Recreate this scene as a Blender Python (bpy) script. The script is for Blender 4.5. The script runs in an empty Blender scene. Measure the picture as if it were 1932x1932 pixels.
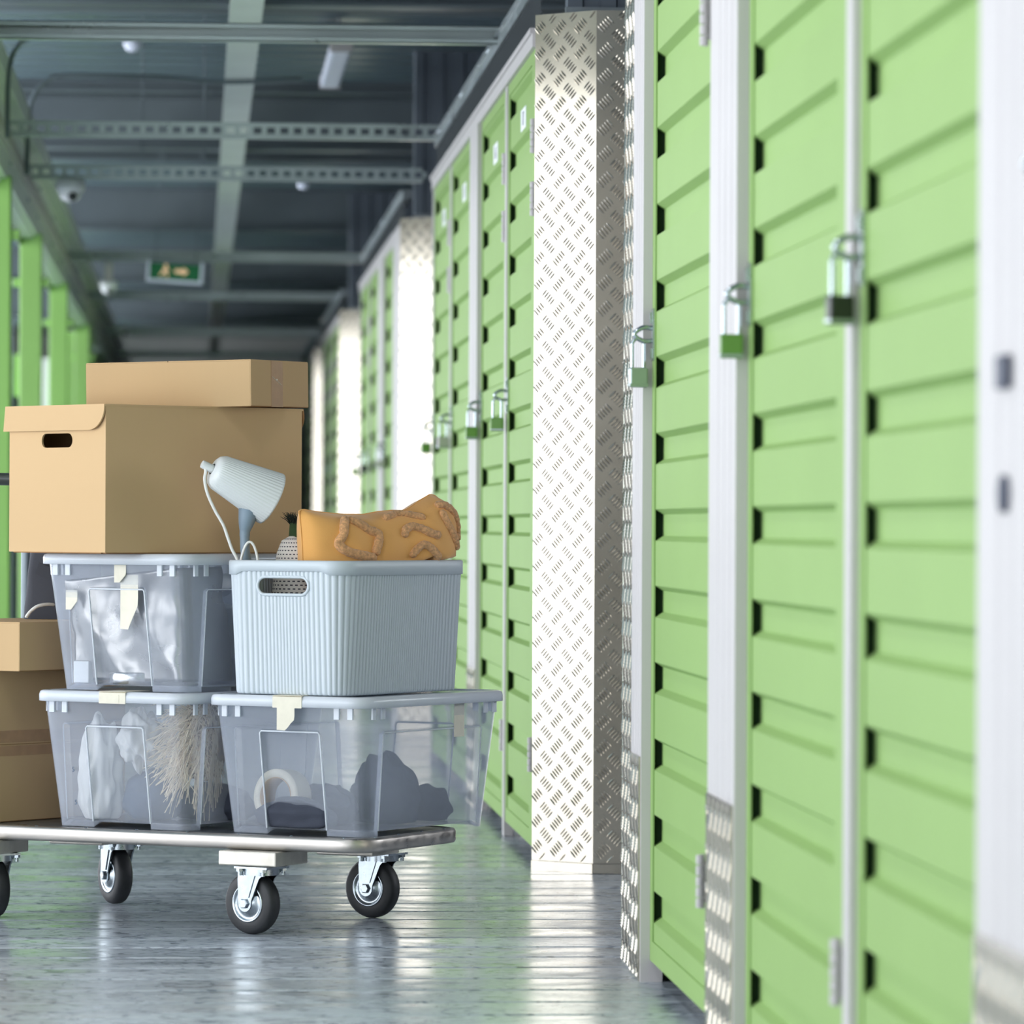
import bpy, math, random
from mathutils import Vector, Matrix, noise
from mathutils.geometry import delaunay_2d_cdt
random.seed(7)
S = bpy.context.scene
COL = S.collection
PI = math.pi

# ------------------------------------------------------------------ camera
FPX, CAMH = 8562.0, 0.82            # focal length in pixels of the 1932 px frame, lens height
psi = math.atan(594 / FPX)          # the lens looks a little to the locker side of the corridor axis
pitch, roll = 0.00311, 0.0045
fwd = Vector((math.sin(psi) * math.cos(pitch), math.cos(psi) * math.cos(pitch), math.sin(pitch)))
rgt = Vector((math.cos(psi), -math.sin(psi), 0))
upv = rgt.cross(fwd)
R_ = rgt * math.cos(roll) + upv * math.sin(roll)
U_ = upv * math.cos(roll) - rgt * math.sin(roll)
cam = bpy.data.cameras.new('camera')
cam.sensor_width = 36.0
cam.lens = FPX / 1932 * 36.0
cam.clip_start, cam.clip_end = 0.1, 200
cam.dof.use_dof = True
cam.dof.focus_distance = 9.3
cam.dof.aperture_fstop = cam.lens / 27.0      # 27 mm opening
co = bpy.data.objects.new('camera', cam)
COL.objects.link(co)
m3 = Matrix((R_, U_, -fwd)).transposed()
co.matrix_world = Matrix.Translation((0, 0, CAMH)) @ m3.to_4x4()
S.camera = co

# ------------------------------------------------------------------ light
S.view_settings.view_transform = 'Standard'
S.view_settings.look = 'None'
S.view_settings.gamma = 1.0
S.view_settings.use_curve_mapping = False
S.view_settings.exposure = 0.0
S.cycles.transparent_max_bounces = 48
S.cycles.max_bounces = 10
S.cycles.diffuse_bounces = 5
S.cycles.glossy_bounces = 5
S.cycles.transmission_bounces = 8
S.cycles.sample_clamp_indirect = 6.0
S.cycles.caustics_reflective = False
S.cycles.caustics_refractive = False
W = bpy.data.worlds.new('overcast_sky')
S.world = W
W.use_nodes = True
bg = W.node_tree.nodes['Background']
bg.inputs[0].default_value = (.93, .975, 1.03, 1)
bg.inputs[1].default_value = 5.6

def portal(loc, rot, sx, sy):
    l = bpy.data.lights.new('opening_light', 'AREA')
    l.shape = 'RECTANGLE'; l.size = sx; l.size_y = sy
    l.cycles.is_portal = True
    o = bpy.data.objects.new('opening_light', l); COL.objects.link(o)
    o.location = loc; o.rotation_euler = rot
def lamp(loc, rot, sx, sy, e, col):
    l = bpy.data.lights.new('fill_light', 'AREA')
    l.shape = 'RECTANGLE'; l.size = sx; l.size_y = sy; l.energy = e; l.color = col
    o = bpy.data.objects.new('fill_light', l); COL.objects.link(o)
    o.location = loc; o.rotation_euler = rot
WX = -3.6                            # plane of the window wall on the open side
portal((WX - .1, 7, 1.25), (0, -PI / 2, 0), 2.4, 18)
portal((WX - .1, 29.5, 1.25), (0, -PI / 2, 0), 2.4, 27)
portal((3.35, 9.65, 1.32), (0, PI / 2, 0), .9, 1.95)  # portal for the opening added in wall_right
for ly in (1.5, 4.5, 7.2):          # added unseen fill lights overhead, not lamps of the corridor
    lamp((-.3, ly, 2.62), (0, 0, 0), .12, 1.3, 14, (.95, .97, 1.0))

# ------------------------------------------------------------------ materials
def lin(c):
    return tuple(((x / 255) / 12.92 if x / 255 <= .04045 else ((x / 255 + .055) / 1.055) ** 2.4) for x in c) + (1,)

class NT:
    def __init__(s, name):
        s.m = bpy.data.materials.new(name); s.m.use_nodes = True
        s.t = s.m.node_tree; s.t.nodes.clear()
        s.out = s.n('ShaderNodeOutputMaterial')
    def n(s, k, **kw):
        q = s.t.nodes.new(k)
        for a, b in kw.items():
            if hasattr(q, a): setattr(q, a, b)
            else: q.inputs[a].default_value = b
        return q
    def l(s, a, b): s.t.links.new(a, b)

def pbr(name, col, rough=.5, metal=0., spec=.5, nscale=0, namt=0., bump=0., bscale=200., rvar=0., stretch=None, sheen=0, emit=0, coat=0):
    k = NT(name)
    p = k.n('ShaderNodeBsdfPrincipled')
    c = lin(col)
    p.inputs['Base Color'].default_value = c
    p.inputs['Roughness'].default_value = rough
    p.inputs['Metallic'].default_value = metal
    p.inputs['Specular IOR Level'].default_value = spec
    if coat: p.inputs['Coat Weight'].default_value = coat
    if sheen: p.inputs['Sheen Weight'].default_value = sheen
    if emit:
        p.inputs['Emission Color'].default_value = c
        p.inputs['Emission Strength'].default_value = emit
    k.l(p.outputs[0], k.out.inputs[0])
    if nscale or bump:
        tc = k.n('ShaderNodeTexCoord')
        src = tc.outputs['Object']
        if stretch:
            mp = k.n('ShaderNodeMapping'); mp.inputs['Scale'].default_value = stretch
            k.l(src, mp.inputs[0]); src = mp.outputs[0]
    if nscale:
        nz = k.n('ShaderNodeTexNoise'); nz.inputs['Scale'].default_value = nscale; nz.inputs['Detail'].default_value = 5
        k.l(src, nz.inputs['Vector'])
        mr = k.n('ShaderNodeMapRange'); mr.inputs[1].default_value = .3; mr.inputs[2].default_value = .7
        mr.inputs[3].default_value = 1 - namt; mr.inputs[4].default_value = 1 + namt
        k.l(nz.outputs[0], mr.inputs[0])
        mx = k.n('ShaderNodeVectorMath', operation='SCALE'); mx.inputs[0].default_value = c[:3]
        k.l(mr.outputs[0], mx.inputs['Scale']); k.l(mx.outputs[0], p.inputs['Base Color'])
        if rvar:
            m2 = k.n('ShaderNodeMapRange'); m2.inputs[1].default_value = .3; m2.inputs[2].default_value = .7
            m2.inputs[3].default_value = max(.02, rough - rvar); m2.inputs[4].default_value = rough + rvar
            k.l(nz.outputs[0], m2.inputs[0]); k.l(m2.outputs[0], p.inputs['Roughness'])
    if bump:
        n2 = k.n('ShaderNodeTexNoise'); n2.inputs['Scale'].default_value = bscale; n2.inputs['Detail'].default_value = 3
        k.l(src, n2.inputs['Vector'])
        bp = k.n('ShaderNodeBump'); bp.inputs['Strength'].default_value = bump; bp.inputs['Distance'].default_value = .002
        k.l(n2.outputs[0], bp.inputs['Height']); k.l(bp.outputs[0], p.inputs['Normal'])
    return k.m

def plastic(name, milk, col, rough=.12, tint=.985, edge=.35, back=.45):
    """clear plastic: lets light straight through, with a milky share that grows at grazing angles, and a gloss"""
    k = NT(name)
    tr = k.n('ShaderNodeBsdfTransparent'); tr.inputs[0].default_value = (tint, tint, tint, 1)
    df = k.n('ShaderNodeBsdfDiffuse'); df.inputs[0].default_value = lin(col)
    tl = k.n('ShaderNodeBsdfTranslucent'); tl.inputs[0].default_value = lin(col)
    a = k.n('ShaderNodeMixShader'); a.inputs[0].default_value = back
    k.l(df.outputs[0], a.inputs[1]); k.l(tl.outputs[0], a.inputs[2])
    lw = k.n('ShaderNodeLayerWeight'); lw.inputs['Blend'].default_value = .4
    mr = k.n('ShaderNodeMapRange'); mr.inputs[3].default_value = milk; mr.inputs[4].default_value = min(1, milk + edge)
    k.l(lw.outputs['Facing'], mr.inputs[0])
    b = k.n('ShaderNodeMixShader'); k.l(mr.outputs[0], b.inputs[0])
    k.l(tr.outputs[0], b.inputs[1]); k.l(a.outputs[0], b.inputs[2])
    gl = k.n('ShaderNodeBsdfGlossy'); gl.inputs['Roughness'].default_value = rough
    l2 = k.n('ShaderNodeLayerWeight'); l2.inputs['Blend'].default_value = .5
    pw_ = k.n('ShaderNodeMath', operation='POWER'); pw_.inputs[1].default_value = 5; k.l(l2.outputs['Facing'], pw_.inputs[0])
    fr = k.n('ShaderNodeMapRange'); fr.inputs[3].default_value = .03; fr.inputs[4].default_value = .8; k.l(pw_.outputs[0], fr.inputs[0])
    c = k.n('ShaderNodeMixShader'); k.l(fr.outputs[0], c.inputs[0])
    k.l(b.outputs[0], c.inputs[1]); k.l(gl.outputs[0], c.inputs[2])
    k.l(c.outputs[0], k.out.inputs[0])
    return k.m

def floor_mat():
    k = NT('floor_steel')
    tc = k.n('ShaderNodeTexCoord')
    mp = k.n('ShaderNodeMapping'); mp.inputs['Scale'].default_value = (1.0, 1.6, 1)
    geo = k.n('ShaderNodeNewGeometry')
    k.l(geo.outputs['Position'], mp.inputs[0])
    n1 = k.n('ShaderNodeTexNoise'); n1.inputs['Scale'].default_value = 3.2; n1.inputs['Detail'].default_value = 6; n1.inputs['Distortion'].default_value = 1.2
    n2 = k.n('ShaderNodeTexNoise'); n2.inputs['Scale'].default_value = 16; n2.inputs['Detail'].default_value = 5; n2.inputs['Distortion'].default_value = 2.2
    k.l(mp.outputs[0], n1.inputs['Vector']); k.l(mp.outputs[0], n2.inputs['Vector'])
    r1 = k.n('ShaderNodeMapRange'); r1.inputs[1].default_value = .35; r1.inputs[2].default_value = .7; r1.inputs[3].default_value = .14; r1.inputs[4].default_value = .34
    k.l(n1.outputs[0], r1.inputs[0])
    cr = k.n('ShaderNodeValToRGB')          # thin dark wheel scuffs
    cr.color_ramp.elements[0].position = .36; cr.color_ramp.elements[0].color = lin((122, 132, 146))
    cr.color_ramp.elements[1].position = .48; cr.color_ramp.elements[1].color = lin((196, 205, 216))
    k.l(n2.outputs[0], cr.inputs[0])
    oi = k.n('ShaderNodeObjectInfo')
    mr = k.n('ShaderNodeMapRange'); mr.inputs[3].default_value = .8; mr.inputs[4].default_value = 1.12
    k.l(oi.outputs['Random'], mr.inputs[0])
    mx = k.n('ShaderNodeVectorMath', operation='SCALE'); k.l(cr.outputs[0], mx.inputs[0]); k.l(mr.outputs[0], mx.inputs['Scale'])
    p = k.n('ShaderNodeBsdfPrincipled'); p.inputs['Metallic'].default_value = .0
    k.l(mx.outputs[0], p.inputs['Base Color']); k.l(r1.outputs[0], p.inputs['Roughness'])
    k.l(p.outputs[0], k.out.inputs[0])
    return k.m

def weave_mat():
    """cream cloth with rows of short dark dashes"""
    k = NT('dashed_cloth')
    tc = k.n('ShaderNodeTexCoord')
    br = k.n('ShaderNodeTexBrick'); br.inputs['Scale'].default_value = 1
    br.offset = .5
    mp = k.n('ShaderNodeMapping'); mp.inputs['Scale'].default_value = (1, 1, 1)
    k.l(tc.outputs['UV'], mp.inputs[0]); k.l(mp.outputs[0], br.inputs['Vector'])
    br.inputs['Color1'].default_value = lin((75, 75, 85)); br.inputs['Color2'].default_value = lin((60, 60, 70)); br.inputs['Mortar'].default_value = lin((226, 222, 216))
    br.inputs['Brick Width'].default_value = .0115; br.inputs['Row Height'].default_value = .0078; br.inputs['Mortar Size'].default_value = .0028; br.inputs['Mortar Smooth'].default_value = .1
    p = k.n('ShaderNodeBsdfPrincipled'); p.inputs['Roughness'].default_value = .9
    k.l(br.outputs[0], p.inputs['Base Color']); k.l(p.outputs[0], k.out.inputs[0])
    return k.m

M = {
 'green': pbr('green_steel', (142, 172, 108), .55, spec=.04, nscale=2.5, namt=.03),
 'greenpost': pbr('green_paint', (150, 200, 106), .4, nscale=3, namt=.04),
 'grooveshade': pbr('groove_shade_green', (30, 48, 30), .8, spec=.2),  # near-black green standing in for shade inside the groove ends
 'white': pbr('white_aluminium', (193, 190, 190), .5, spec=.05, nscale=4, namt=.02),
 'tread': pbr('tread_aluminium', (196, 188, 174), .22, 1.0, nscale=2.2, namt=.03, rvar=.06),
 'galv': pbr('galvanised_steel', (150, 158, 162), .34, .85, nscale=6, namt=.08, rvar=.08),
 'galvdark': pbr('dull_galvanised_steel', (112, 122, 128), .45, .6, nscale=4, namt=.08),
 'palesteel': pbr('pale_painted_steel', (232, 238, 236), .4, .2, nscale=4, namt=.04),
 'channel': pbr('bright_galvanised_channel', (178, 190, 190), .32, .5, nscale=5, namt=.08, rvar=.06),
 'rail': pbr('pale_galvanised_rail', (222, 232, 222), .3, .15, nscale=5, namt=.06),
 'camwhite': pbr('white_camera_shell', (236, 238, 242), .3),
 'deck': pbr('ceiling_deck_steel', (118, 136, 144), .3, .75, nscale=2, namt=.08),
 'wire': pbr('mesh_wire', (92, 98, 102), .45, .6),
 'chrome': pbr('zinc_plated_steel', (176, 184, 190), .26, 1.0, nscale=25, namt=.08, rvar=.08),
 'rubber': pbr('black_rubber', (36, 37, 40), .55, nscale=40, namt=.25),
 'frame': pbr('worn_cart_steel', (182, 176, 170), .38, .9, nscale=9, namt=.16, rvar=.12, stretch=(4, .6, 6)),
 'cartdeck': pbr('cart_top_sheet', (88, 92, 96), .35, .6, nscale=12, namt=.15, rvar=.1),
 'padsteel': pbr('pale_steel', (206, 200, 190), .4, .55, nscale=30, namt=.12),
 'card': pbr('corrugated_card', (200, 169, 128), .85, spec=.2, nscale=3, namt=.04, bump=.12, bscale=60, stretch=(1, 1, .02)),
 'cardlid': pbr('cross_fluted_card', (200, 169, 128), .85, spec=.2, nscale=3, namt=.04, bump=.12, bscale=60, stretch=(1, .05, 1)),
 'cardpale': pbr('close_fluted_card', (200, 169, 128), .85, spec=.2, nscale=3, namt=.04, bump=.15, bscale=90, stretch=(1, 1, .02)),
 'cardedge': pbr('card_edge', (150, 112, 76), .9, spec=.1),
 'packtape': pbr('brown_packing_tape', (178, 142, 106), .25, nscale=40, namt=.08),
 'masking': pbr('masking_tape', (228, 222, 205), .8, nscale=50, namt=.04),
 'basket': pbr('pale_grey_plastic', (198, 207, 214), .42, nscale=3, namt=.01),
 'shade': pbr('white_plastic', (226, 230, 230), .4),
 'stem': pbr('blue_grey_plastic', (134, 152, 168), .4),
 'cord': pbr('white_cord', (236, 236, 232), .45),
 'pillow': pbr('ochre_velvet', (236, 176, 102), .9, spec=.15, nscale=4, namt=.06, bump=.15, bscale=300, sheen=.4),
 'tuft': pbr('tufted_pile', (214, 164, 116), .95, spec=.1, nscale=180, namt=.28, bump=.7, bscale=420, sheen=.3),
 'greenfab': pbr('dark_green_knit', (60, 84, 50), .9, nscale=30, namt=.15),
 'fringe': pbr('dark_fringe', (38, 48, 40), .8),
 'weave': weave_mat(),
 'darkfab': pbr('dark_fabric', (66, 70, 82), .9, spec=.2, nscale=8, namt=.12, bump=.3, bscale=150),
 'bagfab': pbr('black_bag_fabric', (58, 60, 68), .8, nscale=6, namt=.1, bump=.2, bscale=90),
 'foil': pbr('silver_foil', (172, 171, 170), .32, 1.0, nscale=5, namt=.06, rvar=.08),
 'tin': pbr('tin_metal', (196, 198, 202), .25, 1.0),
 'whitebag': pbr('white_bag_film', (226, 226, 224), .45, nscale=6, namt=.04),
 'greybowl': pbr('grey_glazed_bowl', (176, 184, 186), .35),
 'bluegrey': pbr('blue_grey_cloth', (88, 102, 122), .85, nscale=6, namt=.15),
 'straw': pbr('raffia_straw', (250, 234, 204), .8, nscale=60, namt=.12),
 'strawcore': pbr('woven_brown_straw', (150, 124, 92), .9, nscale=120, namt=.3),
 'black': pbr('black_plastic', (28, 29, 31), .4),
 'padblack': pbr('black_painted_lock', (34, 40, 34), .35),
 'padgreen': pbr('green_painted_lock', (96, 138, 62), .35),
 'padsilver': pbr('silver_lock', (168, 178, 178), .3, .7),
 'paper': pbr('white_label', (232, 236, 240), .6),
 'ink': pbr('dark_print', (56, 62, 80), .6),
 'lamp': pbr('lamp_diffuser', (222, 228, 246), .4),
 'lens': pbr('camera_dome', (40, 44, 46), .1, spec=.8),
 'exit': pbr('exit_sign_green', (0, 96, 52), .4, emit=.10),
 'exitmark': pbr('exit_sign_mark', (240, 200, 160), .4, emit=.35),
 'greywall': pbr('grey_panel', (126, 134, 144), .5, nscale=2, namt=.05),
 'aislepaint': pbr('aisle_paint', (176, 174, 168), .5, nscale=2, namt=.03),
 'bluepanel': pbr('dark_blue_grey_panel', (84, 92, 108), .5),
 'paleboard': pbr('white_board', (240, 242, 244), .4),
 'palewall': pbr('pale_wall_paint', (205, 208, 206), .6, nscale=2, namt=.03),
 'upper': pbr('upper_ribbed_steel', (104, 112, 122), .4, .5, nscale=3, namt=.06),
 'bin': plastic('clear_bin_plastic', .15, (232, 240, 255), .1, edge=.25),
 'binlid': plastic('milky_lid_plastic', .80, (236, 241, 248), .12, back=.22),
 'floor': floor_mat(),
}

# ------------------------------------------------------------------ mesh helpers
class MB:
    def __init__(s): s.v, s.f, s.sm, s.uv = [], [], [], None
    def add(s, vs, fs, smooth=False, X=None):
        o = len(s.v)
        s.v += [tuple(X @ Vector(p)) if X else tuple(p) for p in vs]
        s.f += [tuple(i + o for i in f) for f in fs]
        s.sm += [smooth] * len(fs)
        return s
    def box(s, x0, x1, y0, y1, z0, z1, X=None):
        v = [(x, y, z) for x in (x0, x1) for y in (y0, y1) for z in (z0, z1)]
        return s.add(v, [(0, 1, 3, 2), (4, 6, 7, 5), (0, 4, 5, 1), (2, 3, 7, 6), (0, 2, 6, 4), (1, 5, 7, 3)], False, X)
    def loft(s, rings, closed=True, cap=True, smooth=True, X=None):
        n = len(rings[0]); v = [p for r in rings for p in r]; f = []
        for i in range(len(rings) - 1):
            for j in range(n if closed else n - 1):
                a, b = i * n + j, i * n + (j + 1) % n
                f.append((a, b, b + n, a + n))
        s.add(v, f, smooth, X)
        if cap and closed:
            o = len(s.v)
            s.add(rings[0], [tuple(range(n))[::-1]], False, X)
            s.add(rings[-1], [tuple(range(n))], False, X)
        return s
    def tube(s, path, r, n=10, cap=True, X=None, smooth=True, sq=1.0):
        P = [Vector(p) for p in path]; rings = []
        t0 = (P[1] - P[0]).normalized()
        nn = t0.orthogonal().normalized()
        for i, p in enumerate(P):
            t = (P[min(i + 1, len(P) - 1)] - P[max(i - 1, 0)]).normalized()
            nn = (nn - t * nn.dot(t)).normalized()
            b = t.cross(nn)
            rr = r[i] if isinstance(r, (list, tuple)) else r
            rings.append([p + (nn * math.cos(2 * PI * k / n) + b * sq * math.sin(2 * PI * k / n)) * rr for k in range(n)])
        return s.loft(rings, True, cap, smooth, X)
    def lathe(s, prof, n=24, X=None, cap=True, smooth=True):
        """prof: (radius, height) along local z"""
        return s.loft([[(r * math.cos(2 * PI * k / n), r * math.sin(2 * PI * k / n), h) for k in range(n)] for r, h in prof], True, cap, smooth, X)
    def prism(s, poly, h0, h1, X=None, smooth=False):
        n = len(poly)
        v = [(x, y, h0) for x, y in poly] + [(x, y, h1) for x, y in poly]
        f = [tuple(range(n))[::-1], tuple(range(n, 2 * n))] + [(i, (i + 1) % n, (i + 1) % n + n, i + n) for i in range(n)]
        return s.add(v, f, smooth, X)
    def holed(s, outer, hole, h0, h1, X=None):
        """flat plate (outline with one hole) of thickness h0..h1"""
        pts = [Vector(p) for p in outer + hole]; n, m = len(outer), len(hole)
        ed = [(i, (i + 1) % n) for i in range(n)] + [(n + i, n + (i + 1) % m) for i in range(m)]
        vo, eo, fo, *_ = delaunay_2d_cdt(pts, ed, [], 0, 1e-6)
        cx = sum(p[0] for p in hole) / m; cy = sum(p[1] for p in hole) / m
        hx = max(abs(p[0] - cx) for p in hole); hy = max(abs(p[1] - cy) for p in hole)
        rr = min(hx, hy); keep = []
        for f in fo:
            c = sum((vo[i] for i in f), Vector((0, 0))) / len(f)
            dx = max(0, abs(c.x - cx) - (hx - rr)); dy = max(0, abs(c.y - cy) - (hy - rr))
            if math.hypot(dx, dy) > rr * .985: keep.append(tuple(f))
        for h, fl in ((h0, 1), (h1, 0)):
            s.add([(p.x, p.y, h) for p in vo], [f[::-1] if fl else f for f in keep], False, X)
        for loop in (outer, hole):
            k = len(loop)
            s.add([(p[0], p[1], h) for h in (h0, h1) for p in loop], [(i, (i + 1) % k, (i + 1) % k + k, i + k) for i in range(k)], False, X)
        return s
    def mesh(s, name, mat):
        me = bpy.data.meshes.new(name)
        me.from_pydata(s.v, [], s.f)
        me.polygons.foreach_set('use_smooth', s.sm)
        if s.uv:
            u = me.uv_layers.new()
            for l in me.loops: u.data[l.index].uv = s.uv[l.vertex_index]
        me.materials.append(M[mat])
        me.update()
        return me
    def build(s, name, mat, parent=None, bevel=0, solid=0, sub=0, kind=None):
        o = link(name, s.mesh(name, mat), parent)
        if solid:
            q = o.modifiers.new('thickness', 'SOLIDIFY'); q.thickness = solid; q.offset = -1
        if bevel:
            q = o.modifiers.new('edge', 'BEVEL'); q.width = bevel; q.segments = 2; q.limit_method = 'ANGLE'; q.angle_limit = .7
        if sub:
            q = o.modifiers.new('smooth', 'SUBSURF'); q.levels = q.render_levels = sub
        if kind: o['kind'] = kind
        return o

def link(name, me, parent=None, loc=None, rot=None):
    o = bpy.data.objects.new(name, me); COL.objects.link(o)
    if parent: o.parent = parent
    if loc is not None: o.location = loc
    if rot is not None: o.rotation_euler = rot
    return o
def thing(name, label, cat, loc=(0, 0, 0), rz=0, group=None, M4=None):
    o = bpy.data.objects.new(name, None); COL.objects.link(o)
    o.empty_display_size = .05
    if M4 is not None: o.matrix_world = M4
    else: o.location = loc; o.rotation_euler = (0, 0, rz)
    o['label'] = label; o['category'] = cat
    if group: o['group'] = group
    return o
def tag(o, label, cat, group=None):
    o['label'] = label; o['category'] = cat
    if group: o['group'] = group
    return o
def structure(o): o['kind'] = 'structure'; return o
def copy_tree(o, parent=None):
    c = o.copy(); COL.objects.link(c)
    c.parent = parent
    for ch in list(o.children): copy_tree(ch, c)
    return c

def axes(ox, oy, oz, xd, yd=None, zd=None):
    """matrix whose local x, y, z run along the given world directions"""
    x = Vector(xd).normalized()
    if zd is not None:
        z = Vector(zd).normalized(); y = z.cross(x).normalized(); z = x.cross(y)
    else:
        y = Vector(yd).normalized(); z = x.cross(y).normalized(); y = z.cross(x)
    m = Matrix((x, y, z)).transposed().to_4x4(); m.translation = (ox, oy, oz)
    return m
def aim(p, d):
    """matrix with local z along d, origin p"""
    m = Vector(d).to_track_quat('Z', 'Y').to_matrix().to_4x4(); m.translation = p
    return m
def stadium(cx, cy, w, h, n=10):
    r = h / 2; a = w / 2 - r
    return [(cx + a + r * math.cos(-PI / 2 + PI * i / n), cy + r * math.sin(-PI / 2 + PI * i / n)) for i in range(n + 1)] + \
           [(cx - a + r * math.cos(PI / 2 + PI * i / n), cy + r * math.sin(PI / 2 + PI * i / n)) for i in range(n + 1)]
def rrect(lx, ly, r, n=5):
    p = []
    for cx, cy, a0 in ((lx / 2 - r, ly / 2 - r, 0), (-lx / 2 + r, ly / 2 - r, PI / 2), (-lx / 2 + r, -ly / 2 + r, PI), (lx / 2 - r, -ly / 2 + r, 3 * PI / 2)):
        p += [(cx + r * math.cos(a0 + PI / 2 * i / n), cy + r * math.sin(a0 + PI / 2 * i / n)) for i in range(n + 1)]
    return p
def smoothpath(P, k=6):
    """Catmull-Rom through the points"""
    P = [Vector(p) for p in P]; out = []
    for i in range(len(P) - 1):
        a, b, c, d = P[max(i - 1, 0)], P[i], P[i + 1], P[min(i + 2, len(P) - 1)]
        for j in range(k):
            t = j / k
            out.append(.5 * ((2 * b) + (c - a) * t + (2 * a - 5 * b + 4 * c - d) * t * t + (3 * b - a - 3 * c + d) * t ** 3))
    return out + [P[-1]]
def px(x, y, Y):
    """world point seen at frame position x, y when it stands at corridor depth Y (measuring aid)"""
    d = fwd + R_ * ((x - 966) / FPX) - U_ * ((y - 966) / FPX)
    return Vector((0, 0, CAMH)) + d * (Y / d.y)
def text_mesh(body, size, mat, name):
    cu = bpy.data.curves.new(name, 'FONT'); cu.body = body; cu.size = size; cu.extrude = .0004
    cu.align_x = 'CENTER'; cu.align_y = 'CENTER'
    to = bpy.data.objects.new(name, cu); COL.objects.link(to)
    me = bpy.data.meshes.new_from_object(to.evaluated_get(bpy.context.evaluated_depsgraph_get()))
    bpy.data.objects.remove(to); bpy.data.curves.remove(cu)
    me.materials.clear(); me.materials.append(M[mat]); me.name = name
    return me

# ------------------------------------------------------------------ setting: floor
fl = structure(MB().box(WX, 3.2, -3, 48, -.06, -.006).build('floor', 'floor'))
pw = .2045
prof = [(-pw / 2 + .0008, -.0055), (-pw / 2 + .003, -.0023)] + [(q * (pw / 2 - .014), -.00042 * q * q) for q in [k / 5 for k in range(-5, 6)]] + [(pw / 2 - .003, -.0023), (pw / 2 - .0008, -.0055)]
pl = MB()
for i in range(len(prof) - 1):
    (a, za), (b, zb) = prof[i], prof[i + 1]
    pl.add([(WX, a, za), (3.2, a, za), (3.2, b, zb), (WX, b, zb)], [(0, 1, 2, 3)], 1 < i < len(prof) - 3)
pm = pl.mesh('plank', 'floor')
yy = 3.0
while yy < 46:
    o = link('plank', pm, fl, (0, yy, random.uniform(-.0003, .0002)), (random.uniform(-.0011, .0011), 0, 0))
    yy += pw
MB().box(WX, 3.2, -3, 3 - pw / 2, -.0055, -.0005).build('plank', 'floor', fl)

# ------------------------------------------------------------------ setting: ceiling
ce = structure(MB().box(WX, 3.2, -3, 48, 2.80, 2.86).build('ceiling', 'deck'))
dk = MB()
y = 8.0; poly = []
while y < 44:
    poly += [(y, 2.74), (y + .12, 2.74), (y + .13, 2.79), (y + .26, 2.79)]; y += .27
v = [(x, a, b) for x in (WX, 3.2) for a, b in poly]; n = len(poly)
dk.add(v, [(i, i + 1, i + 1 + n, i + n) for i in range(n - 1)])
dk.build('ribbed_deck', 'deck', ce)
ib = MB().box(WX, 3.2, -.07, .07, 2.5, 2.512).box(WX, 3.2, -.006, .006, 2.512, 2.73).box(WX, 3.2, -.07, .07, 2.728, 2.739)
im = ib.mesh('ceiling_beam', 'galvdark')
for y in (14.75, 20.4, 26.0, 31.6, 37.2):
    link('ceiling_beam', im, ce, (0, y, 0))
pm_ = MB().box(WX, 3.2, -.05, .05, 2.69, 2.70).box(WX, 3.2, -.004, .004, 2.70, 2.74).mesh('purlin', 'galvdark')
for y in (16.6, 19.7, 23.4, 28.8, 34.4): link('purlin', pm_, ce, (0, y, 0))
MB().box(.099, .197, 9, 45, 2.45, 2.499).box(.095, .099, 9, 45, 2.45, 2.47).box(.197, .201, 9, 45, 2.45, 2.47).build('lengthwise_beam', 'palesteel', ce)
def channel(y, slotted, z=2.145, h=.05, x0=-.66, x1=.86):
    mb = MB()
    if slotted:
        mb.box(x0, x1, y, y + .002, z, z + .014).box(x0, x1, y, y + .002, z + h - .014, z + h)
        x = x0
        while x < x1:
            mb.box(x, x + .018, y, y + .002, z + .014, z + h - .014); x += .046
        mb.box(x0, x1, y + .002, y + .04, z - .002, z).box(x0, x1, y + .002, y + .04, z + h, z + h + .002)
        mb.box(x0, x1, y - .008, y + .002, z - .004, z + .003)
    else:
        mb.box(x0, x1, y + .04, y + .043, z, z + h).box(x0, x1, y, y + .04, z, z + .0025).box(x0, x1, y, y + .04, z + h - .0025, z + h)
        mb.box(x0, x1, y, y + .003, z, z + .013).box(x0, x1, y, y + .003, z + h - .013, z + h)
    mb.build('support_channel', 'channel', ce)
for y, s in ((12.45, 0), (15.55, 1), (17.45, 1), (22.9, 0), (26.8, 0), (31.8, 0), (36, 0)): channel(y, s)
for x in (-.21, .02):          # thin drop rods from the deck
    MB().tube([(x, 17.0, 2.74), (x, 17.0, 2.19)], .003, 6).build('drop_rod', 'galvdark', ce)

# ------------------------------------------------------------------ setting: outer walls
wr = structure(MB().box(3.2, 3.3, -3, 8.7, 0, 2.8).box(3.2, 3.3, 10.6, 48, 0, 2.8).box(3.2, 3.3, 8.7, 10.6, 0, .9).box(3.2, 3.3, 8.7, 10.6, 1.75, 2.8).build('wall_right', 'greywall'))  # aisle opening added for fill light on the faces turned to the lockers
wb = structure(MB().box(WX, 3.2, -3.1, -3, 0, .15).box(WX, 3.2, -3.1, -3, 2.35, 2.8).box(-2.0, 3.2, -3.1, -3, .15, 2.35).build('wall_back', 'palewall'))  # gap beside the window wall added to let light in from behind
wf = structure(MB().box(WX, 3.2, 48, 48.1, 0, 2.8).build('wall_far', 'palewall'))
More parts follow.
